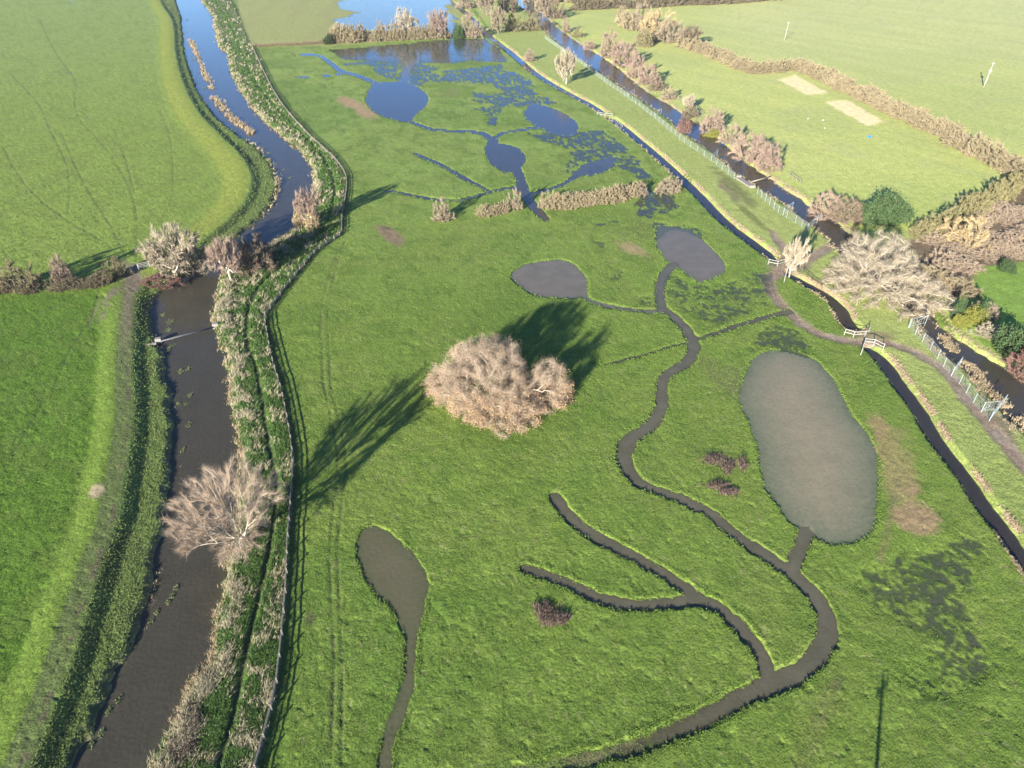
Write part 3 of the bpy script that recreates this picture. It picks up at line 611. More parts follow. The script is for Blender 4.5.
def limb_mesh(S, scale=(1, 1, 1), sides=4, minr=0.0):
    a = S[:, 0:3]*scale; b = S[:, 3:6]*scale; d = nrm(b-a); h = np.where(np.abs(d[:, 2:3]) < .9, [[0, 0, 1.]], [[1., 0, 0]])
    e = nrm(np.cross(d, h)); g = np.cross(d, e); V = []
    for pt, rr in ((a, S[:, 6]), (b, S[:, 7])):
        for k in range(sides):
            t = 2*math.pi*k/sides; V.append(pt+(e*math.cos(t)+g*math.sin(t))*np.maximum(rr, minr)[:, None])
    V = np.stack(V, 1); n = len(S); o = (np.arange(n)*2*sides)[:, None]
    F = [np.hstack([o+k, o+(k+1) % sides, o+sides+(k+1) % sides, o+sides+k]) for k in range(sides)]
    return V.reshape(-1, 3), np.vstack(F)
def twigs(S, n, tl, tw, scale=(1, 1, 1), lv0=2, seed=1, out=.5, rnd=.7, up=.0, jit=.0):
    r = np.random.default_rng(seed); T = S[S[:, 8] >= lv0]; L = np.linalg.norm(T[:, 3:6]-T[:, 0:3], axis=1)
    k = r.choice(len(T), n, p=L/L.sum()); t = r.random((n, 1)); sc = np.array(scale)
    p = (T[k, 0:3]*(1-t)+T[k, 3:6]*t)*sc+r.normal(0, 1, (n, 3))*jit
    d = nrm((T[k, 3:6]-T[k, 0:3])*sc); o = nrm(p-np.array([0, 0, .25*scale[2]]))
    d = nrm(d*.6+o*out+r.normal(0, rnd, (n, 3))+[0, 0, up]); l = tl*r.uniform(.5, 1.3, (n, 1))
    s = nrm(np.cross(d, r.normal(0, 1, (n, 3))))*tw*.5*r.uniform(.6, 1.3, (n, 1))
    bend = nrm(np.cross(d, s))*l*r.uniform(-.22, .22, (n, 1)); q = p+d*l*.55+bend
    V = np.stack([p-s, p+s, q+s*.8, q-s*.8, p+d*l], 1); V[..., 2] = np.maximum(V[..., 2], .02)
    o = (np.arange(n)*5)[:, None]; F = np.vstack([np.hstack([o, o+1, o+2]), np.hstack([o, o+2, o+3]), np.hstack([o+3, o+2, o+4])])
    return V.reshape(-1, 3), F
def leaves(S, n, size, scale=(1, 1, 1), lv0=2, seed=1, jit=.1):
    r = np.random.default_rng(seed); T = S[S[:, 8] >= lv0]; k = r.integers(0, len(T), n); t = r.random((n, 1)); sc = np.array(scale)
    p = (T[k, 0:3]*(1-t)+T[k, 3:6]*t)*sc+r.normal(0, jit, (n, 3))*sc; a = nrm(r.normal(0, 1, (n, 3))); b = nrm(np.cross(a, r.normal(0, 1, (n, 3))))
    z = size*r.uniform(.5, 1.3, (n, 1)); V = np.stack([p-a*z*.5, p+b*z*.35, p+a*z*.5, p-b*z*.35], 1)
    V[..., 2] = np.maximum(V[..., 2], .02); o = (np.arange(n)*4)[:, None]
    return V.reshape(-1, 3), np.vstack([np.hstack([o, o+1, o+2]), np.hstack([o, o+2, o+3])])
def tufts(P, h, wd, n, seed=0, lean=(0, 0), spread=.5):           # blades of grass, reed or stalk
    r = np.random.default_rng(seed); k = len(P); h = np.broadcast_to(h, (k,)); wd = np.broadcast_to(wd, (k,))
    P = np.repeat(P, n, 0); h = np.repeat(h, n)[:, None]*r.uniform(.55, 1.2, (k*n, 1)); wd = np.repeat(wd, n)[:, None]
    d = r.normal(0, spread, (k*n, 3)); d[:, 2] = 1; d[:, :2] += lean; d = nrm(d)
    a = r.random(k*n)*2*math.pi; s = np.stack([np.cos(a), np.sin(a), a*0], 1)*wd*.5
    base = P+r.normal(0, .5, (k*n, 3))*h*[.35, .35, 0]-[0, 0, .03]; q = base+d*h*.6
    tip = base+d*h+np.stack([d[:, 0], d[:, 1], -.25*np.ones(k*n)], 1)*h*.35
    V = np.stack([base-s, base+s, q+s*.8, q-s*.8, tip], 1); o = (np.arange(k*n)*5)[:, None]
    return V.reshape(-1, 3), np.vstack([np.hstack([o, o+1, o+2]), np.hstack([o, o+2, o+3]), np.hstack([o+3, o+2, o+4])])
def bark(name, c, c2=None, sc=1.5): return mat_simple(name, c, c2, scale=sc, island=True, rough=.85)
BARK = bark('grey_brown_bark', (.27, .22, .165), (.15, .12, .09)); WHITEBARK = bark('barkless_wood', (.52, .45, .34), (.34, .29, .22)); PALEBARK = bark('bleached_bark', (.56, .49, .38), (.38, .32, .24))
TW = {'beige': bark('beige_twigs', (0.346, 0.275, 0.186), (0.198, 0.154, 0.102)), 'pink': bark('pinkish_twigs', (0.346, 0.250, 0.186), (0.218, 0.154, 0.115)),
      'sallow': bark('sallow_twigs', (.44, .37, .26), (.23, .185, .125)), 'warm': bark('warm_twigs', (.53, .405, .28), (.16, .115, .075)), 'rose': bark('rosy_twigs', (.50, .38, .27), (.27, .20, .14)), 'brown': bark('brown_twigs', (0.218, 0.166, 0.109), (0.128, 0.096, 0.064)), 'olive': bark('olive_twigs', (0.256, 0.218, 0.115), (0.147, 0.128, 0.064)),
      'pale': bark('pale_twigs', (0.448, 0.384, 0.275), (0.294, 0.243, 0.166)), 'red': bark('red_twigs', (.23, .125, .10), (.16, .09, .07)),
      'gold': bark('golden_twigs', (0.461, 0.358, 0.192), (0.307, 0.230, 0.115)), 'green': bark('evergreen_leaves', (.075, .12, .04), (.03, .055, .02)),
      'yellow': bark('yellow_green_leaves', (.24, .235, .045), (.14, .15, .03)), 'russet': bark('russet_leaves', (.54, .345, .185), (.30, .19, .10)),
      'ivy': bark('ivy_leaves', (.05, .07, .025), (.025, .035, .014))}
HT = {'beige': bark('mixed_hedge_twigs', (.43, .35, .20), (.135, .11, .07), .14), 'brown': bark('dark_hedge_twigs', (.25, .20, .12), (.085, .07, .045), .14), 'olive': bark('olive_hedge_twigs', (.33, .29, .13), (.12, .11, .05), .14), 'pink': bark('bramble_twigs', (.44, .34, .24), (.22, .165, .11), .14)}
PROTO = {}
def proto(key, S, nt, tl, tw, leaf=0, up=.15, rnd=.6, lv0=2):
    V, F = limb_mesh(S); tv, tf = twigs(S, nt, tl, tw, lv0=lv0, seed=5, up=up, rnd=rnd) if not leaf else leaves(S, nt, leaf, lv0=lv0)
    PROTO[key] = dict(S=S, limb=(V, F), twig=(tv, tf), lm=raw_mesh('trunk', V, F, BARK, False), tm=raw_mesh('crown', tv, tf, TW['beige'], False))
for i in range(3):
    g_ = np.random.default_rng(20+i); proto('bush%d' % i, grow(20+i, dome(g_, 170, .26), .02, .25, .006), 5600, .19, .013, rnd=.55, up=.2, lv0=2)
    g_ = np.random.default_rng(40+i); proto('tree%d' % i, grow(40+i, egg(g_, 230, amp=.26), .2, .3, .0045), 8500, .15, .010, rnd=.5, up=.2, lv0=2)
g_ = np.random.default_rng(60); proto('ever', grow(60, dome(g_, 170, .24), .02, .25, .005), 9500, 0, 0, leaf=.085)
proto('cone', grow(61, np.stack([q*[1-q[2], 1-q[2], 1] for q in dome(g_, 120, .05, .3)])*[1.4, 1.4, 1], .1, .3, .005), 4500, 0, 0, leaf=.085)
def plant(name, u, v, R, H, kind, tw, label, cat, group=None, brk=None, rz=None, z=None):
    p = ground(u, v) if z is None else at(u, v, z); pr = PROTO[kind]
    t = thing(name, label, cat, tuple(p-[0, 0, .05]), rz if rz is not None else (u*7.3+v*3.1) % 6.28, group); t.scale = (R, R, H)
    for nm, me, m in (('trunk', pr['lm'], brk or BARK), ('crown', pr['tm'], TW[tw])):
        o = link(nm, me, t); o.material_slots[0].link = 'OBJECT'; o.material_slots[0].material = m
    return t
def merged(parts):
    V = []; F = []; n = 0
    for v, f in parts: V.append(v); F.append(f+n); n += len(v)
    return np.vstack(V), np.vstack(F)
def hedge(name, pts, w_, h_, tw, label, group=None, cat='hedge', step=1.0, seed=0, kinds=('bush0', 'bush1', 'bush2'), rows=1, hv=.3, keep=1.0, closed=None):
    r = np.random.default_rng(seed); lim = []; twg = []
    pw = np.array([ground(*q) for q in pts]); sub = []
    if closed is None:
        for a, b in zip(pw[:-1], pw[1:]):
            n = max(1, int(np.linalg.norm(b-a)/(w_*step)));
            for k in range(n):
                for j in range(rows):
                    q = a+(b-a)*(k+r.random()*.6)/n; s = np.cross(nrm(b-a), [0, 0, 1]); sub.append(q+s*((j-(rows-1)/2)*w_*1.1+r.normal(0, w_*.15)))
    else: sub = [ground(*q) for q in closed]
    o0 = sub[len(sub)//2]
    for q in sub:
        if r.random() > keep: continue
        pr = PROTO[kinds[r.integers(len(kinds))]]; R = w_*r.uniform(.75, 1.3); H = h_*r.uniform(1-hv, 1+hv); a = r.random()*6.28; c, s = math.cos(a), math.sin(a)
        M3 = np.array([[c*R, -s*R, 0], [s*R, c*R, 0], [0, 0, H]]).T; zz = float(gz(q[0], q[1])); off = np.array([q[0], q[1], zz-.05])-o0
        v, f = pr['limb']; lim.append((v@M3+off, f)); v, f = pr['twig']; twg.append((v@M3+off, f))
    t = thing(name, label, cat, tuple(o0), 0, group)
    link('stems', raw_mesh('stems', *merged(lim), BARK), t); link('foliage', raw_mesh('foliage', *merged(twg), HT[tw]), t); return t

# ------------------------------------------------------------------ the three big trees
def big_tree(name, u, v, S, sc, nt, tl, tw_, lmat, tmat, label, minr=.02, lv0=3, extra=None, rnd=.6, up=.1, jit=0.0):
    p = ground(u, v); t = thing(name, label, 'tree', tuple(p-[0, 0, .1])); S = S.copy()
    S[:, 6:8] *= sc[0]
    link('trunk', raw_mesh('trunk', *limb_mesh(S, sc, 5, minr), lmat), t)
    link('crown', raw_mesh('crown', *twigs(S, nt, tl, tw_, sc, lv0, 3, rnd=rnd, up=up, jit=jit), tmat), t); return t, S
g_ = np.random.default_rng(101)
S = grow(101, np.vstack([dome(g_, 950, .20, .45, .05), dome(g_, 260, .15, .3, .05, .46, .68, (.92, .10)), dome(g_, 110, .15, .3, .3, .45, .9, (-.25, .60))]), .14, .32, .0016, .5, .12)
t, Sg = big_tree('spreading_tree', 494, 402, S, (8.3, 8.4, 8.3), 200000, .5, .014, PALEBARK, TW['warm'], 'wide domed bare tree with russet lower leaves, alone in the middle of the meadow', minr=.025, lv0=2, jit=.30, up=.15, rnd=.8)
low = Sg[(Sg[:, 5] < .40+.35*np.random.default_rng(3).random(len(Sg))**3) & (Sg[:, 8] > 1)]
link('withered_leaves', raw_mesh('withered_leaves', *leaves(low, 34000, .15, (8.8, 8.8, 8.0), 2, 9, .03), TW['russet']), t)
g_ = np.random.default_rng(113)
S = grow(113, egg(g_, 300, z0=.12, amp=.42, lo=.55, top=.5), .16, .8, .0023, .42, .07)
big_tree('riverside_willow', 241, 549, S, (6.1, 6.4, 10.7), 34000, .95, .012, PALEBARK, TW['rose'], 'bare pinkish willow with white limbs leaning over the brown river beside the timber fence', minr=.022, rnd=.40, up=.12, lv0=2)
g_ = np.random.default_rng(127)
S = grow(127, dome(g_, 900, .26, .30, .03), .05, .55, .0018, .46, .18)
big_tree('collapsed_willow', 874, 287, S, (12.4, 11.4, 9.0), 70000, .8, .022, WHITEBARK, TW['sallow'], 'huge sprawling bleached bare willow with tangled limbs above the narrow river', minr=.055, rnd=.75, lv0=2, jit=.25)

# ------------------------------------------------------------------ smaller trees and shrubs
for a in [
 ('bare_tree', 789, 277, 2.5, 8.0, 'tree0', 'sallow', 'slim pale bare tree leaning beside the dirt track crossing', 'tree', None, PALEBARK),
 ('bare_tree', 566, 84, 4.6, 12.5, 'tree1', 'sallow', 'tall pale bare tree alone on the grass verge between drain and river', 'tree', None, PALEBARK),
 ('bare_shrub', 529, 61, 2.8, 4.5, 'bush0', 'pink', 'small faint shrub with a dark shadow alone on the far end of the verge', 'shrub'),
 ('bare_tree', 176, 277, 6.2, 9.6, 'tree2', 'sallow', 'pale grey bare tree on the left river bank beside the muddy gateway', 'tree', None, PALEBARK),
 ('bare_tree', 199, 276, 4.8, 6.5, 'tree0', 'sallow', 'low grey bare tree hanging over the river, right of the paler bank tree', 'tree'),
 ('thorn_shrub', 163, 283, 3.6, 1.8, 'bush1', 'red', 'low reddish bramble below the pale trees by the muddy gateway', 'shrub'),
 ('bare_tree', 231, 281, 3.6, 8.8, 'tree1', 'pink', 'thin pinkish bare tree with white trunk foot where the river narrows', 'tree', None, PALEBARK),
 ('bare_tree', 254, 268, 4.6, 6.4, 'bush2', 'brown', 'dense dark brown shrubby tree on the right bank where the river narrows', 'tree'),
 ('bare_tree', 311, 226, 3.0, 8.2, 'tree2', 'pink', 'feathery pinkish bare tree on the right bank above two golden bushes', 'tree', None, PALEBARK),
 ('golden_bush', 300, 226, 1.9, 3.8, 'bush0', 'gold', 'rounded golden bush nearest the water on the river bend', 'shrub'),
 ('golden_bush', 313, 228, 1.7, 3.6, 'bush1', 'gold', 'smaller golden bush under the feathery pinkish tree at the river bend', 'shrub'),
 ('bare_shrub', 25, 288, 3.4, 5.2, 'bush1', 'olive', 'rounded greyish olive shrub rising from the pasture hedge near the left edge', 'shrub'),
 ('bare_shrub', 64, 282, 1.9, 5.6, 'bush2', 'pink', 'upright narrow shrub casting a long shadow from the pasture hedge', 'shrub'),
 ('bare_shrub', 119, 276, 2.2, 3.4, 'bush0', 'olive', 'small shrub at the gateway end of the pasture hedge', 'shrub'),
 ('bare_shrub', 443, 220, 2.3, 4.6, 'bush0', 'beige', 'single beige shrub at the left end of the broken meadow hedge', 'shrub', 'shrubs of the broken meadow hedge'),
 ('bare_shrub', 514, 209, 1.8, 4.4, 'bush1', 'beige', 'beige shrub beside the forked channel in the middle of the meadow hedge', 'shrub', 'shrubs of the broken meadow hedge'),
 ('bare_shrub', 639, 195, 2.6, 3.4, 'bush2', 'beige', 'rounded beige shrub touching the right end of the long meadow hedge', 'shrub', 'shrubs of the broken meadow hedge'),
 ('bare_shrub', 668, 192, 3.2, 3.6, 'bush1', 'beige', 'beige shrub nearest the straight drain, past a flooded gap in the hedge', 'shrub', 'shrubs of the broken meadow hedge'),
 ('bare_tree', 407, 39, 5.6, 14, 'tree0', 'pale', 'tall cream coloured bare tree against the blue flooded field', 'tree', None, PALEBARK),
 ('bare_tree', 438, 39, 6.4, 13, 'tree2', 'pink', 'pinkish grey bare tree beside the cream tree against the flooded field', 'tree'),
 ('dark_bush', 329, 44, 2.8, 4.5, 'ever', 'ivy', 'dark rounded bush in the gap at the left end of the far hedge', 'shrub'),
 ('bare_tree', 340, 40, 4, 8, 'tree1', 'pale', 'thin pale tree rising at the left end of the far hedge', 'tree'),
 ('dark_bush', 382, 40, 4.0, 6.0, 'bush0', 'brown', 'dark brown leafless bush left of the cream tree in the far hedge', 'shrub'),
 ('dark_bush', 459, 38, 3.6, 6, 'ever', 'green', 'dark green bush between the pinkish tree and the drain mouth', 'shrub'),
 ('bare_tree', 473, 37, 6, 11, 'bush1', 'beige', 'beige bushy tree left of the shaded drain opening', 'tree'),
 ('bare_tree', 498, 34, 5.5, 13, 'tree1', 'beige', 'beige tree right of the shaded drain opening', 'tree'),
 ('bare_tree', 513, 31, 5.6, 9, 'bush2', 'olive', 'olive bushy tree at the near edge of the far copse', 'tree'),
 ('bare_tree', 532, 30, 6.4, 8, 'bush0', 'olive', 'broad olive shrub at the far copse beside the river head', 'tree'),
 ('bare_tree', 543, 20, 6, 14, 'tree0', 'beige', 'pale tree overhanging the head of the far river', 'tree'),
 ('bare_tree', 556, 18, 6, 9, 'bush1', 'brown', 'dark brown tree behind the head of the far river', 'tree'),
 ('bare_tree', 487, 16, 7, 13, 'tree2', 'beige', 'large grey beige tree in the middle of the far copse', 'tree'),
 ('bare_tree', 508, 12, 7, 12, 'bush2', 'brown', 'brown tree deep in the far copse', 'tree'),
 ('bare_tree', 466, 8, 7, 11, 'bush0', 'beige', 'beige tree at the top left of the far copse beside the ditch', 'tree'),
 ('bare_tree', 528, 8, 7, 12, 'tree1', 'beige', 'tall beige tree at the back right of the far copse', 'tree'),
 ('bare_shrub', 566, 32, 3, 6, 'bush0', 'pink', 'upper of two small pinkish shrubs on the far side of the river head', 'shrub'),
 ('bare_shrub', 578, 37, 3, 4, 'bush1', 'olive', 'small olive shrub just below the upper pinkish shrub on the river head', 'shrub'),
 ('bare_shrub', 590, 49, 3.6, 4.5, 'bush2', 'pink', 'lower small pinkish shrub above the yellow reed edge', 'shrub'),
 ('bare_tree', 611, 56, 6.0, 9.5, 'bush1', 'pink', 'pinkish bushy tree, farthest upstream of the riverside row', 'tree', 'pinkish trees along the far river bank'),
 ('bare_tree', 624, 66, 6.4, 10, 'bush2', 'pink', 'largest pinkish bushy tree in the upper riverside row', 'tree', 'pinkish trees along the far river bank'),
 ('bare_tree', 636, 77, 4.8, 7.5, 'bush0', 'pink', 'pinkish grey bushy tree in the middle of the upper riverside row', 'tree', 'pinkish trees along the far river bank'),
 ('bare_tree', 648, 84, 4.6, 6.5, 'bush1', 'pink', 'pinkish bushy tree before the open gap of the upper riverside row', 'tree', 'pinkish trees along the far river bank'),
 ('bare_shrub', 657, 90, 3.2, 3.8, 'bush2', 'brown', 'brownish low shrub ending the upper riverside row', 'shrub'),
 ('bare_shrub', 669, 99, 3.0, 4.0, 'bush0', 'beige', 'small beige shrub in the open gap between the riverside rows', 'shrub'),
 ('bare_shrub', 688, 110, 2.4, 5, 'tree0', 'pale', 'thin pale sapling above the brown shrub on the far river bank', 'shrub'),
 ('bare_shrub', 690, 117, 3.2, 3.2, 'bush1', 'brown', 'low brown shrub below the thin pale sapling on the far river bank', 'shrub'),
 ('bare_shrub', 684, 133, 2.2, 4.4, 'bush2', 'red', 'mauve shrub on the near bank standing against the wire mesh fence', 'shrub'),
 ('bare_tree', 711, 131, 4.6, 6, 'bush0', 'pink', 'rounded pinkish tree over the bright yellow bush', 'tree'),
 ('yellow_bush', 711, 139, 2.6, 2.6, 'ever', 'yellow', 'bright yellow green bush dipping into the far river', 'shrub'),
 ('bare_shrub', 730, 144, 3.4, 5.2, 'bush1', 'beige', 'greyish shrub between the yellow bush and the big pink riverside tree', 'shrub'),
 ('bare_tree', 752, 160, 5.4, 7.6, 'bush2', 'pink', 'big pink tree at the middle of the lower riverside row', 'tree'),
 ('bare_tree', 768, 168, 4.6, 5.8, 'bush0', 'pink', 'pink spreading tree just above the thin river pipe', 'tree'),
 ('bare_tree', 826, 214, 4.4, 5.0, 'bush1', 'pink', 'pinkish brown tree above the reed point on the far river', 'tree'),
 ('bare_tree', 846, 222, 4.0, 5.5, 'bush2', 'brown', 'brown shrubby tree left of the two evergreen trees', 'tree'),
 ('evergreen_tree', 870, 222, 3.6, 5.2, 'ever', 'green', 'left and smaller of two dark evergreen trees at the field edge', 'tree'),
 ('evergreen_tree', 889, 221, 4.3, 6.0, 'ever', 'green', 'right and larger of two dark evergreen trees at the field edge', 'tree'),
 ('bare_tree', 641, 30, 8, 12, 'bush0', 'beige', 'beige tree at the upper end of the field boundary hedge', 'tree'),
 ('bare_tree', 656, 38, 9, 14, 'bush2', 'gold', 'broad golden beige tree, biggest of the field boundary hedge', 'tree'),
 ('bare_tree', 668, 42, 7.5, 10, 'bush1', 'beige', 'beige tree right beside the golden boundary tree', 'tree'),
 ('evergreen_tree', 644, 46, 5, 7, 'ever', 'olive', 'olive leafed bush below the golden boundary tree', 'shrub'),
 ('bare_tree', 689, 47, 5.5, 9, 'tree2', 'brown', 'brownish tree where the boundary hedge thins', 'tree'),
 ('bare_shrub', 963, 245, 5.0, 5.5, 'bush0', 'gold', 'tall pale golden shrub standing out of the bramble scrub', 'shrub'),
 ('conifer', 955, 318, 1.0, 4.0, 'ever', 'green', 'small round dark topiary-like evergreen beside the yellow bushes', 'shrub'),
 ('yellow_bush', 970, 319, 2.4, 2.2, 'ever', 'yellow', 'yellow green bush beside the small dark evergreen on the river margin', 'shrub'),
 ('yellow_bush', 961, 325, 1.5, 1.8, 'ever', 'yellow', 'lower yellow green bush at the very edge of the braided river', 'shrub'),
 ('evergreen_tree', 979, 319, 1.5, 3.6, 'cone', 'green', 'slim dark green cone-shaped bush beside the right hand paddock', 'shrub'),
 ('evergreen_tree', 1014, 352, 3.2, 4.0, 'ever', 'green', 'dark green bush at the lower paddock corner above the pink shrub', 'shrub'),
 ('pink_shrub', 1024, 374, 3.0, 3.0, 'bush1', 'red', 'reddish pink dogwood-like shrub on the river bank at the right edge', 'shrub'),
 ('evergreen_tree', 1007, 271, 1.8, 2.0, 'ever', 'green', 'small dark green bush at the top of the right hand paddock', 'shrub'),
 ('bare_shrub', 985, 316, 2.6, 2.4, 'bush2', 'beige', 'low beige bush between the slim green cone and the river', 'shrub'),
 ('bare_shrub', 986, 334, 2.4, 1.8, 'bush0', 'pale', 'spreading pale dead bush on the river bank below the paddock', 'shrub')]:
    plant(*a)
hedge('hedgerow', [(-60, 290), (0, 290), (40, 292), (75, 287), (115, 282)], 1.7, 2.0, 'brown', 'brown bramble hedge between the upper and lower pastures', step=.55, seed=1, keep=.72, hv=.45)
hedge('hedgerow', [(483, 216), (497, 213), (508, 211)], 1.4, 2.2, 'beige', 'short low piece of hedge left of the channel fork', 'pieces of the broken meadow hedge', step=.6, seed=2)
hedge('hedgerow', [(546, 208), (580, 205), (610, 201), (632, 196)], 2.1, 3.1, 'beige', 'long clipped beige hedge crossing the flooded meadow', 'pieces of the broken meadow hedge', step=.5, seed=3, hv=.12)
hedge('hedgerow', [(252, 47), (275, 46), (300, 45), (325, 43)], 1.2, 1.4, 'beige', 'low thin hedge between the stubble field and the meadow', step=.8, seed=4)
hedge('hedgerow', [(333, 43), (365, 41), (400, 40), (425, 39), (450, 38)], 3.4, 6.5, 'beige', 'ragged beige hedge along the edge of the far flood', step=.6, seed=5, hv=.4)
hedge('hedgerow', [(575, 10), (600, 8), (640, 8), (680, 5), (730, 3), (790, -2), (880, -8)], 6, 8, 'brown', 'dark brown hedge along the top of the photograph', step=.8, seed=6)
hedge('hedgerow', [(530, 2), (560, 2), (600, -4)], 7, 12, 'beige', 'tall beige belt of trees behind the far copse', step=.8, seed=16)
hedge('hedgerow', [(455, -6), (480, -8), (515, -8)], 7, 11, 'beige', 'beige belt of trees at the top behind the drain', step=.8, seed=17)
hedge('hedgerow', [(622, 22), (633, 30)], 5, 6, 'beige', 'short piece of hedge climbing to the golden boundary tree', step=.5, seed=7)
hedge('hedgerow', [(680, 46), (705, 53), (730, 64), (752, 73), (775, 71), (800, 69), (828, 82), (858, 96), (888, 110), (915, 122), (945, 137), (975, 154), (1000, 165), (1040, 184), (1090, 200)], 3.7, 3.9, 'beige', 'long beige hedge between the cropped field and the pale upper field', step=.55, seed=8, hv=.25)
pts = []; r_ = np.random.default_rng(9)
for _ in range(150):
    u, v = r_.uniform(930, 1080), r_.uniform(205, 290)
    if float(gsd(scr, *at(u, v)[:2])) < -1.5: pts.append((u, v))
hedge('bramble_scrub', [(960, 250), (1000, 240)], 2.8, 1.5, 'pink', 'wide tangle of pinkish brown bramble scrub beyond the sprawling willow', seed=9, closed=pts, cat='scrub')
hedge('hedgerow', [(918, 238), (945, 228), (975, 212), (1005, 192), (1045, 175)], 2.9, 3.2, 'olive', 'olive brown hedge along the bottom of the cropped field beside the scrub', step=.6, seed=10)
hedge('river_scrub', [(906, 292), (925, 283), (950, 288), (965, 296)], 3.2, 3.0, 'beige', 'low beige scrub below the sprawling willow along the braided river', step=.6, seed=11, cat='scrub')

# ------------------------------------------------------------------ tall grass, reeds, dead stalks (nobody could count them)
def scatter(mask, n, seed, dens=None):
    r = np.random.default_rng(seed); k = np.where(mask & (U > -150) & (U < 1180) & (V_ > -55) & (V_ < 860))[0]
    if len(k) == 0: return np.zeros((0, 3))
    pr = np.ones(len(k)) if dens is None else dens[k]; pr = pr/pr.sum()
    k = r.choice(k, n, p=pr); st_ = np.minimum(.0021*Y[k]+.06, 2)
    return np.stack([X[k]+r.normal(0, 1, n)*st_*.5, Y[k]+r.normal(0, 1, n)*st_, Z[k]], 1)
def stuff(name, P, h, wd, n, mat, label, cat, lean=(.25, .35), spread=.45, seed=0):
    if len(P) == 0: return
    o = link(name, raw_mesh(name, *tufts(P, h, wd, n, seed, lean, spread), mat)); tag(o, label, cat, kind='stuff')
GW = {'dead': bark('dead_grass', (.37, .33, .21), (.22, .19, .11)), 'weed': bark('green_weeds', (.085, .16, .032), (.05, .09, .022)), 'sedge': bark('bank_sedge', (.16, .21, .06), (.10, .14, .04)), 'turf': bark('meadow_turf', (.170, .24, .045), (.095, .16, .024)),
      'reed': bark('dead_reed', (.36, .285, .175), (.23, .175, .10)), 'dock': bark('dead_dock', (.155, .11, .08), (.085, .06, .048)), 'raft': bark('floating_weed', (.17, .19, .08), (.09, .11, .045)), 'pasture': bark('pasture_turf', (.085, .165, .02), (.05, .105, .012))}
bzm = bz & (rl2 > .1) & (sf < -.15) & (d_t > .5)
cl = fbm(X, Y, 1.6, 3, 67); px_w = np.maximum(1, Y/45)
P = scatter(bzm, 6400, 1, np.clip((cl-.42)*4, .02, 1)*np.where(rl2 < 2.4, 1.6, .38)*np.where(V_ < 340, 1, .55)); yk = np.maximum(1, P[:, 1]/55); stuff('dead_grass', P, .62*yk**.35, .045*yk**.8, 6, GW['dead'], 'pale dead grass tussocks covering the rough strip between river and timber fence', 'grass', seed=1)
P = scatter(bzm, 27000, 2, np.clip((.58-cl)*4, .02, 1)*np.where(d_t < 2.2, 2, 1)); yk = np.maximum(1, P[:, 1]/55); stuff('green_weeds', P, .38*yk**.35, .07*yk**.8, 6, GW['weed'], 'green nettles and weeds along the trodden trail on the right river bank', 'weeds', spread=.7, seed=2)
bm = berm & (rl2 > .2) & (s_lev > .3)
P = scatter(bm, 12000, 3); yk = np.maximum(1, P[:, 1]/55); stuff('rough_grass', P, .19*yk**.3, .06*yk**.8, 5, GW['sedge'], 'rough dark green sedge on the shaded left river bank', 'grass', spread=.7, seed=3)
P = scatter((rl2 > -.6) & (rl2 < .5) & bankzone, 1900, 4, np.clip((fbm(X, Y, 4, 3, 75)-.35)*4, 0.01, 1)); yk = np.maximum(1, P[:, 1]/55); stuff('river_reeds', P, .6*yk**.3, .05*yk**.8, 5, GW['reed'], 'straw coloured reeds fringing the right bank of the brown river', 'reeds', seed=4)
P = scatter((drain_sd > .2) & (drain_sd < .9+.001*Y) & (sr < 1.5), 3800, 5, np.clip((vn(X, Y, 2.0, 73)-.2)*2, 0.01, 1)); yk = np.maximum(1, P[:, 1]/70); stuff('drain_reeds', P, .26*yk**.4, .05*yk**.7, 5, GW['reed'], 'thin line of dead reed along the far edge of the straight drain', 'reeds', seed=5)
P = scatter((r2 > -.9) & (r2 < 1.5) & (V_ < 470), 3200, 6, np.clip((fbm(X, Y, 5, 3, 76)-.38)*4, 0.005, 1)); yk = np.maximum(1, P[:, 1]/90); stuff('bank_reeds', P, .42*yk**.35, .06*yk**.7, 5, GW['reed'], 'dead yellow reeds on both margins of the right hand river', 'reeds', seed=6)
def along(pts, n, wd, z, seed):
    r = np.random.default_rng(seed); p = smooth(atv(pts, z), 5); k = r.integers(0, len(p)-1, n); t = r.random((n, 1)); q = p[k]*(1-t)+p[k+1]*t+r.normal(0, wd, (n, 2))
    keep = vn(q[:, 0], q[:, 1], 2.5, seed) > .36; q = q[keep]; return np.column_stack([q, np.full(len(q), z)])
P = np.vstack([along([(938, 332), (955, 352), (968, 364), (985, 385), (1003, 405), (1028, 428)], 750, .5, -.45, 11), along([(915, 310), (928, 322), (940, 335)], 260, .5, -.45, 12), along([(928, 300), (945, 318), (955, 330)], 380, .8, -.45, 13)])
stuff('reed_bed', P, .5, .10, 5, GW['reed'], 'ragged line of dead reed clumps standing in the right hand river', 'reeds', seed=7)
P = np.vstack([along([(190, 40), (196, 52), (203, 70), (212, 89)], 420, .7, -.5, 14), along([(214, 97), (224, 110), (238, 123), (252, 134)], 500, .7, -.5, 15)]); stuff('reed_bed', P, 1.0, .16, 5, GW['reed'], 'narrow pale reed line standing in the blue upper river', 'reeds', seed=8)
raft = [(163,315,5),(170,322,7),(168,330,6),(173,338,5),(171,347,6),(168,351,5),(188,369,4),(180,372,5),(178,405,6),(176,424,5),(188,425,5),(183,450,4),(186,404,4),(157,612,4),(151,622,4),(119,700,5),(109,711,4),(101,734,6),(92,745,5),(176,588,4),(172,596,4),(168,603,3),(190,395,4),(187,20,4),(186,32,3),(194,60,5),(205,88,5),(200,72,4),(263,148,4),(268,153,4),(283,170,3),(290,178,3)]
P = []
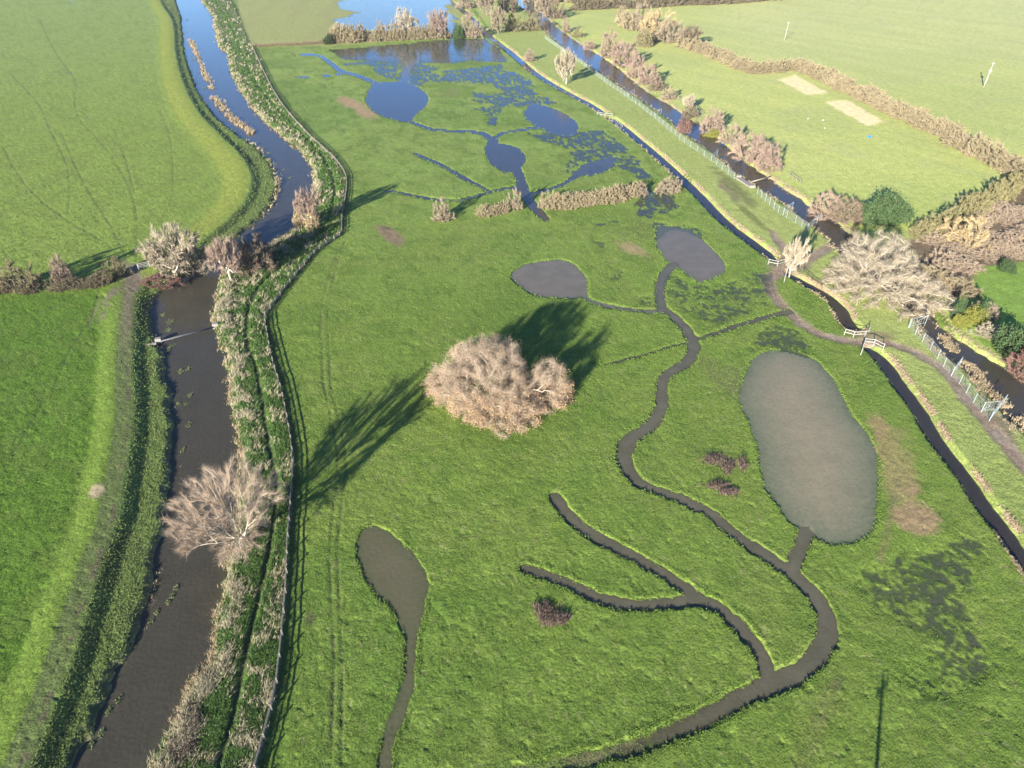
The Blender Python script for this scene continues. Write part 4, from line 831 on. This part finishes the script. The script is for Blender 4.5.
for k, (u, v, s_) in enumerate(raft):
    r_ = np.random.default_rng(300+k); c = at(u, v, -.5); m = s_*pxm(u, v)*.45; P.append(np.column_stack([c[0]+r_.normal(0, m*.5, 60), c[1]+r_.normal(0, m*.8, 60), np.full(60, -.48)]))
stuff('floating_weed', np.vstack(P), .16, .16, 3, GW['raft'], 'small clumps of floating weed along the left side of the brown river', 'water weed', spread=1.4, seed=9)
P = []
for k, (u, v, a, b, n) in enumerate([(544, 611, 7, 6, 130), (560, 620, 9, 5, 120), (548, 621, 9, 5, 70), (712, 460, 9, 5, 110), (727, 468, 6, 6, 90), (716, 487, 10, 3, 90), (728, 493, 9, 3, 90), (742, 465, 4, 8, 50), (189, 725, 9, 22, 230), (180, 752, 13, 12, 200)]):
    r_ = np.random.default_rng(400+k); q = np.array([ground(u+x, v+y) for x, y in zip(r_.normal(0, a*.5, n), r_.normal(0, b*.5, n))]); P.append(q)
stuff('dead_dock', np.vstack(P), .55, .07, 5, GW['dock'], 'patches of dark brown dead dock stalks in the meadow', 'dead plants', spread=.5, seed=10)
mead = (qregv := reg == 0) & (meadow_sd > .5) & (rut_m < .5) & ((flood_m < .5) | (Z > WLEV-.035)) & (grassy > .72) & (V_ > 45) & (sf > .6)
P = scatter(mead, 150000, 21, np.clip(.25+(vn(X, Y, 1.1, 77)-.35)*2, .05, 1)*(.03+sstep(70, 330, V_))); yk = np.maximum(1, P[:, 1]/50); stuff('meadow_grass', P, .12*yk**.45, .036*yk**.9, 4, GW['turf'], 'short tussocky grass growing over the whole meadow', 'grass', spread=.8, seed=21)
P = scatter((reg == 1) & (V_ > 60) & (rut_m < .5), 36000, 22, np.clip(.25+(vn(X, Y, 1.1, 78)-.35)*2, .05, 1)*(.03+sstep(70, 330, V_))); yk = np.maximum(1, P[:, 1]/50); stuff('pasture_grass', P, .13*yk**.4, .04*yk**.9, 4, GW['pasture'], 'dense short grass of the left hand pasture', 'grass', spread=.8, seed=22)

em = (meadow_sd > -.12) & (meadow_sd < .45) & (sf > .6)
P = scatter(em, 24000, 23, np.clip((fbm(X, Y, 2.2, 3, 79)-.33)*4, .03, 1)); yk = np.maximum(1, P[:, 1]/50); stuff('channel_grass', P, .14*yk**.35, .06*yk**.85, 5, GW['turf'], 'longer grass overhanging the margins of the meadow channels and pools', 'grass', spread=.9, seed=23)
P = scatter((meadow_sd < -.15) & (V_ > 690) & (U > 480), 900, 24, np.clip((720-U)/200, 0.02, 1)); stuff('channel_weed', P, .12, .07, 4, GW['sedge'], 'weed choking the shallow near end of the longest channel', 'weeds', spread=.9, seed=24)
# ------------------------------------------------------------------ timber fence along the meadow
fp = smooth(atv(FENCE[3:], .3), 4); seg = np.hypot(*np.diff(fp, axis=0).T); cum = np.concatenate([[0], np.cumsum(seg)])
def on_fence(s): return np.array([np.interp(s, cum, fp[:, 0]), np.interp(s, cum, fp[:, 1])])
sp = np.arange(0, cum[-1], 2.6); pp = np.array([on_fence(s) for s in sp]); zz = gz(pp[:, 0], pp[:, 1])
zz = np.array([zz[max(0, i-1):i+2].mean() for i in range(len(zz))])
root = np.array([pp[len(pp)//2][0], pp[len(pp)//2][1], 0.0])
fen = thing('timber_fence', 'long weathered timber fence between the river bank strip and the meadow', 'fence', tuple(root))
pm = MB().box((0, 0, .32), (.13, .13, 1.2), .2, .02).mesh('post', M['timber'], False)
far = MB(); order = np.argsort(pp[:, 1])
for n_, i in enumerate(order):
    q = np.array([pp[i][0], pp[i][1], zz[i]])-root
    if n_ < 95: link('post', pm, fen, tuple(q))
    else: far.box(q+[0, 0, .32], (.13, .13, 1.2), .2, .02)
if far.V: far.build('far_posts', M['timber'], fen)['kind'] = 'stuff'
for h, bh in ((.74, .10), (.46, .10), (.18, .12)):
    b = MB()
    for i in range(len(pp)-1):
        d = nrm(np.append(pp[i+1]-pp[i], 0)); sd = np.cross(d, [0, 0, 1])*.085
        b.bar(np.array([*pp[i], zz[i]+h])-root+sd, np.array([*pp[i+1], zz[i+1]+h])-root+sd, .04, bh)
    b.build('rail', M['timber'], fen)
# ------------------------------------------------------------------ white post and rail at the crossings
def rail_fence(name, pts, label, H=1.25, mat='white_rail', group=None, rails=(1.15, .62), cat='fence', pw=.08):
    P = np.array([ground(*q) for q in pts]); o = P[0].copy(); P[:, 2] = P[:, 2].max() if np.ptp(P[:, 2]) < .9 else P[:, 2]
    t = thing(name, label, cat, tuple(o), 0, group); P = P-o; Q = [P[0]]
    for a, b in zip(P[:-1], P[1:]):
        n = max(1, round(np.linalg.norm(b-a)/2.0)); Q += [a+(b-a)*k/n for k in range(1, n+1)]
    for q in Q: MB().box(q+[0, 0, H/2-.25], (pw, pw, H+.5), .3, .02).build('post', M[mat], t)
    for h in rails:
        b = MB()
        for a, c in zip(Q[:-1], Q[1:]):
            d = nrm(c-a); sd = np.cross(d, [0, 0, 1])*(.03+pw/2); b.bar(a+sd+[0, 0, h], c+sd+[0, 0, h], .035, .09)
        b.build('rail', M[mat], t)
    return t
G = 'white rails guarding the drain crossings'
rail_fence('post_and_rail_fence', [(844, 335), (853, 337.5), (864.5, 337), (868.5, 332)], 'white railing at the end of the short drain, before the lower dirt track', group=G)
rail_fence('post_and_rail_fence', [(860.5, 355), (863.5, 345), (873, 346), (882.5, 350.5)], 'white railing on the lower side of the dirt track, over the long straight drain', group=G)
rail_fence('post_and_rail_fence', [(768, 264.5), (777, 266.5), (786.5, 264)], 'white railing above the upper track crossing beside the slim pale tree', group=G)
rail_fence('post_and_rail_fence', [(784, 282), (786.5, 272.5), (796, 270)], 'white railing below the upper track crossing, at the head of the short drain', group=G)
rail_fence('post_and_rail_fence', [(597, 115.5), (605, 117), (612, 117)], 'white railing on the upstream side of the farthest drain crossing', group=G)
rail_fence('post_and_rail_fence', [(609, 121.5), (616, 122), (622.5, 125)], 'pale railing on the downstream side of the farthest drain crossing', group=G)
rail_fence('post_and_rail_fence', [(826, 290), (832, 293.5), (840, 292)], 'short bent timber railing beside the sprawling willow', mat='timber', H=1.0, rails=(.9, .5))
rail_fence('post_and_rail_fence', [(803, 272), (812, 281), (822, 287)], 'dark low timber railing along the bank below the slim pale tree', mat='dark_timber', H=.8, rails=(.7, .4))
rail_fence('post_and_rail_fence', [(767, 162), (780, 173)], 'grey timber railing behind the pink trees on the far river bank', mat='timber')
rail_fence('post_and_rail_fence', [(789, 176), (800, 184)], 'pale timber railing alone at the edge of the cropped field', mat='timber')
rail_fence('post_and_rail_fence', [(692, 105), (702, 115)], 'pale timber railing above the low brown shrub on the far bank', mat='timber')
rail_fence('field_gate', [(139, 270), (150, 266.5)], 'pale field gate standing in the muddy gateway of the left bank', rails=(1.15, .85, .55, .25), H=1.2, cat='gate', pw=.12)
# ------------------------------------------------------------------ steel mesh fences on the right hand river
def mesh_fence(pts, label, H=1.75, outs=(), endx=False, gap=2.4):
    P = np.array([ground(*q) for q in pts]); P[:, 2] = gz(P[:, 0], P[:, 1]); o = P[0].copy(); t = thing('mesh_fence', label, 'fence', tuple(o), 0, 'steel mesh fences along the right hand river'); P = P-o
    Q = [P[0]]
    for a, b in zip(P[:-1], P[1:]):
        n = max(1, round(np.linalg.norm(b-a)/gap)); Q += [a+(b-a)*k/n for k in range(1, n+1)]
    me = MB().tube((0, 0, -.3), (0, 0, H), .04, n=6).mesh('post', M['steel'])
    sel = Q if len(Q) <= 100 else Q[-100:]
    for q in sel: link('post', me, t, tuple(q))
    rl_ = [MB(), MB()]; wr = MB()
    for a, b in zip(Q[:-1], Q[1:]):
        for r_i, h in enumerate((.12, H-.05)): rl_[r_i].tube(a+[0, 0, h], b+[0, 0, h], .02, n=4, cap=False)
        L = np.linalg.norm(b-a); k = max(2, int(L/.3))
        for j in range(1, k): q = a+(b-a)*j/k; wr.tube(q+[0, 0, .12], q+[0, 0, H-.05], .007, n=3, cap=False)
        for h in np.arange(.4, H-.1, .3): wr.tube(a+[0, 0, h], b+[0, 0, h], .007, n=3, cap=False)
    [q.build('rail', M['steel'], t) for q in rl_]; wr.build('mesh_panel', M['steel'], t)
    for (u, v, u2, v2) in outs:
        a = ground(u, v)-o; b = at(u2, v2, a[2]+o[2])-o; d = nrm(b-a); f_ = MB(); top = a+[0, 0, H]; e = b+[0, 0, H]
        f_.tube(a, top, .05); f_.tube(top, e, .035); f_.tube(a+[0, 0, .5], e, .03); f_.tube(e, e-[0, 0, H*1.2], .035); f_.tube(a+[0, 0, .3], b+[0, 0, .3], .03)
        for j in range(1, 6): q = a+(b-a)*j/6; f_.tube(q+[0, 0, .3], q+[0, 0, H], .015, n=3)
        f_.build('outrigger', M['steel'], t)
mesh_fence([(545, 39), (565, 53), (584, 66), (607, 84), (632, 101), (655, 119), (684, 143), (711, 161), (734, 179)], 'long pale steel mesh fence following the upper river from the copse to the concrete weir', gap=4.2, outs=((564, 53, 571, 50), (627, 97, 634, 94), (654, 117, 661, 114), (711, 161, 717, 155)))
mesh_fence([(757, 194), (778, 213), (795, 223), (808, 231)], 'short steel mesh fence with two frames between the concrete weir and the slim pale tree', gap=2.6, outs=((783, 215, 792, 209), (807, 231, 817, 222)))
mesh_fence([(908, 328), (922, 342), (930, 350), (937, 359), (943, 367), (951, 376), (959, 384), (966, 393), (973, 403), (981, 412), (989, 419)], 'steel mesh fence with a cross-shaped end frame beside the braided lower river', gap=2.2, outs=((909, 328, 925, 324), (951, 376, 959, 366), (981, 412, 997, 411), (989, 421, 1003, 404)))
# ------------------------------------------------------------------ pipe, weirs
a, b = at(147, 345, -.1), at(214, 327, -.1)
t = thing('river_pipe', 'thin grey pipe crossing the brown river between two pale concrete blocks', 'pipe', tuple(a)); MB().tube((0, 0, 0), b-a, .13, n=10).build('pipe', M['pipe'], t, sm=True)
for u, v in ((159, 342), (216, 327)):
    q = at(u, v, -.35)-a; MB().box(q+[0, 0, 0], (.95, .8, 1.5), .3, .06).build('concrete_block', M['concrete'], t)
c = at(151, 344.5, -.1)-a; MB().box(c, (1.7, .45, .3), .35, .04).build('timber_plank', M['timber'], t)
a, b = at(751, 182, -.1), at(772, 176, -.1)
t = thing('river_pipe', 'slender pipe crossing the right hand river beside the pink trees', 'pipe', tuple(a)); MB().tube((0, 0, 0), b-a, .16, n=8).build('pipe', M['timber'], t, sm=True); MB().box((0, 0, -.4), (.7, .7, 1.0), .5, .05).build('concrete_block', M['concrete'], t)
def slab(u0, v0, u1, v1, wd, label):
    a, b = ground(u0, v0), ground(u1, v1); a[2] = b[2] = max(a[2], b[2]); t = thing('concrete_weir', label, 'weir', tuple(a)); d = b-a; L = np.linalg.norm(d); rz = math.atan2(d[1], d[0])
    MB().box(d/2+[0, 0, .02], (L, wd, .5), rz, .06).build('sill', M['concrete'], t); n = np.cross(nrm(d), [0, 0, 1])*wd*.42
    for k in (0, 1): MB().box(d*k+n*(.3 if k else -.3)+[0, 0, .35], (.5, wd*.8, .7), rz, .05).build('wing_wall', M['concrete'], t)
slab(738, 178, 753, 188, 1.6, 'pale concrete weir block on the near bank of the right hand river')
slab(834, 243, 848, 239, 1.2, 'pale concrete wall under the edge of the sprawling willow')
# ------------------------------------------------------------------ power poles
def power_pole(base, H, label, box_=False, lean=0.0):
    t = thing('power_pole', label, 'pole', tuple(base), 0, 'power poles of the overhead line'); t.rotation_euler = (0, lean, .6)
    MB().tube((0, 0, -.5), (0, 0, H), .19, .13, n=10).build('post', M['pole_wood'], t, sm=True)
    MB().box((0, 0, H-.35), (1.9, .16, .18), 0, .02).build('crossarm', M['pole_wood'], t)
    for x in (-.85, 0, .85): MB().tube((x, 0, H-.26 if x else H), (x, 0, H+.1 if x else H+.28), .06, .04, n=8).build('insulator', M['porcelain'], t, sm=True)
    if box_:
        MB().tube((.45, .1, H*.62), (.45, .1, H*.62+1.0), .42, n=12).build('transformer', M['porcelain'], t, sm=True); MB().box((.3, 0, H*.62-.1), (1.1, .5, .12), 0, .02).build('transformer_bracket', M['steel'], t)
        MB().tube((.22, 0, 1.6), (.22, 0, 3.6), .16, n=8).build('cable_guard', M['porcelain'], t, sm=True)
tip = at(883, 677, 0); L = 9.0/math.tan(SUN_EL); power_pole((tip[0]-math.sin(SUN_AZ)*L, tip[1]-math.cos(SUN_AZ)*L, 0), 9.0, 'wooden power pole near the camera whose long shadow falls on the lower meadow')
power_pole(ground(983.5, 87), 8.6, 'power pole carrying a white transformer in the pale upper field', True, .10)
power_pole(ground(784.5, 40), 8.2, 'bare power pole farthest away, above the boundary hedge', False, .06)
# ------------------------------------------------------------------ small things
def blobs(rings, n=10):                      # a lofted closed body through (centre, radius_y, radius_z)
    V = []; F = []
    for c, ry, rz_ in rings:
        for k in range(n): t = 2*math.pi*k/n; V.append((c[0], c[1]+ry*math.cos(t), c[2]+rz_*math.sin(t)))
    for i in range(len(rings)-1):
        for k in range(n): F.append((i*n+k, i*n+(k+1) % n, (i+1)*n+(k+1) % n, (i+1)*n+k))
    return V, F
def bird(name, p, s, label, cat, group=None, rz=0.0, neck=.55):
    t = thing(name, label, cat, tuple(p), rz, group); t.scale = (s, s, s)
    rings = [((-.72, 0, .34), .01, .01), ((-.6, 0, .30), .09, .05), ((-.35, 0, .24), .23, .17), ((0, 0, .20), .29, .22), ((.3, 0, .20), .24, .20), ((.46, 0, .28), .13, .13), ((.5, 0, .28+neck*.45), .075, .08), ((.5, 0, .28+neck*.8), .065, .07), ((.56, 0, .30+neck), .085, .085), ((.66, 0, .28+neck), .06, .055), ((.70, 0, .27+neck), .01, .01)]
    MB().add(*blobs(rings)).build('body', M['white'], t, sm=True)
    MB().tube((.69, 0, .27+neck), (.82, 0, .24+neck), .04, .012, n=6).build('bill', M['orange'], t)
p = at(905, 311, -.45); bird('swan', p, 1.15, 'white swan floating in the river just below the sprawling willow', 'swan', rz=2.4)
for u, v, tx in ((808, 119, 'leftmost of three tiny white gulls on the cropped field'), (823, 120.5, 'upper right of three tiny white gulls on the cropped field'), (824.5, 128.5, 'lowest of three tiny white gulls on the cropped field')):
    bird('gull', ground(u, v), .5, tx, 'bird', 'white gulls on the cropped field', rz=u, neck=.25)
t = thing('water_trough', 'small bright blue trough on the cropped field below the pale pitches', 'trough', tuple(ground(869, 137.5)), .4)
MB().box((0, 0, .22), (1.0, .5, .44), 0, .05).build('basin', M['blue_plastic'], t); b = MB()
for c, s_ in (((0, .23, .48), (1.1, .1, .08)), ((0, -.23, .48), (1.1, .1, .08)), ((.5, 0, .483), (.1, .36, .08)), ((-.5, 0, .483), (.1, .36, .08))): b.box(c, s_, 0, .02)
b.build('rim', M['blue_plastic'], t)
# ------------------------------------------------------------------ winter air
hz = bpy.data.materials.new('winter_air'); hz.use_nodes = True; ht = hz.node_tree; ht.nodes.remove(ht.nodes['Principled BSDF'])
pv = ht.nodes.new('ShaderNodeVolumePrincipled'); pv.inputs['Density'].default_value = .00008; pv.inputs['Color'].default_value = (.93, .95, 1, 1); pv.inputs['Anisotropy'].default_value = .2
ht.links.new(pv.outputs[0], ht.nodes['Material Output'].inputs['Volume'])
b = MB().box((0, 900, 29.5), (3200, 2400, 66)); o = b.build('haze', hz); tag(o, 'thin pale winter haze over the far fields', 'haze', kind='stuff')
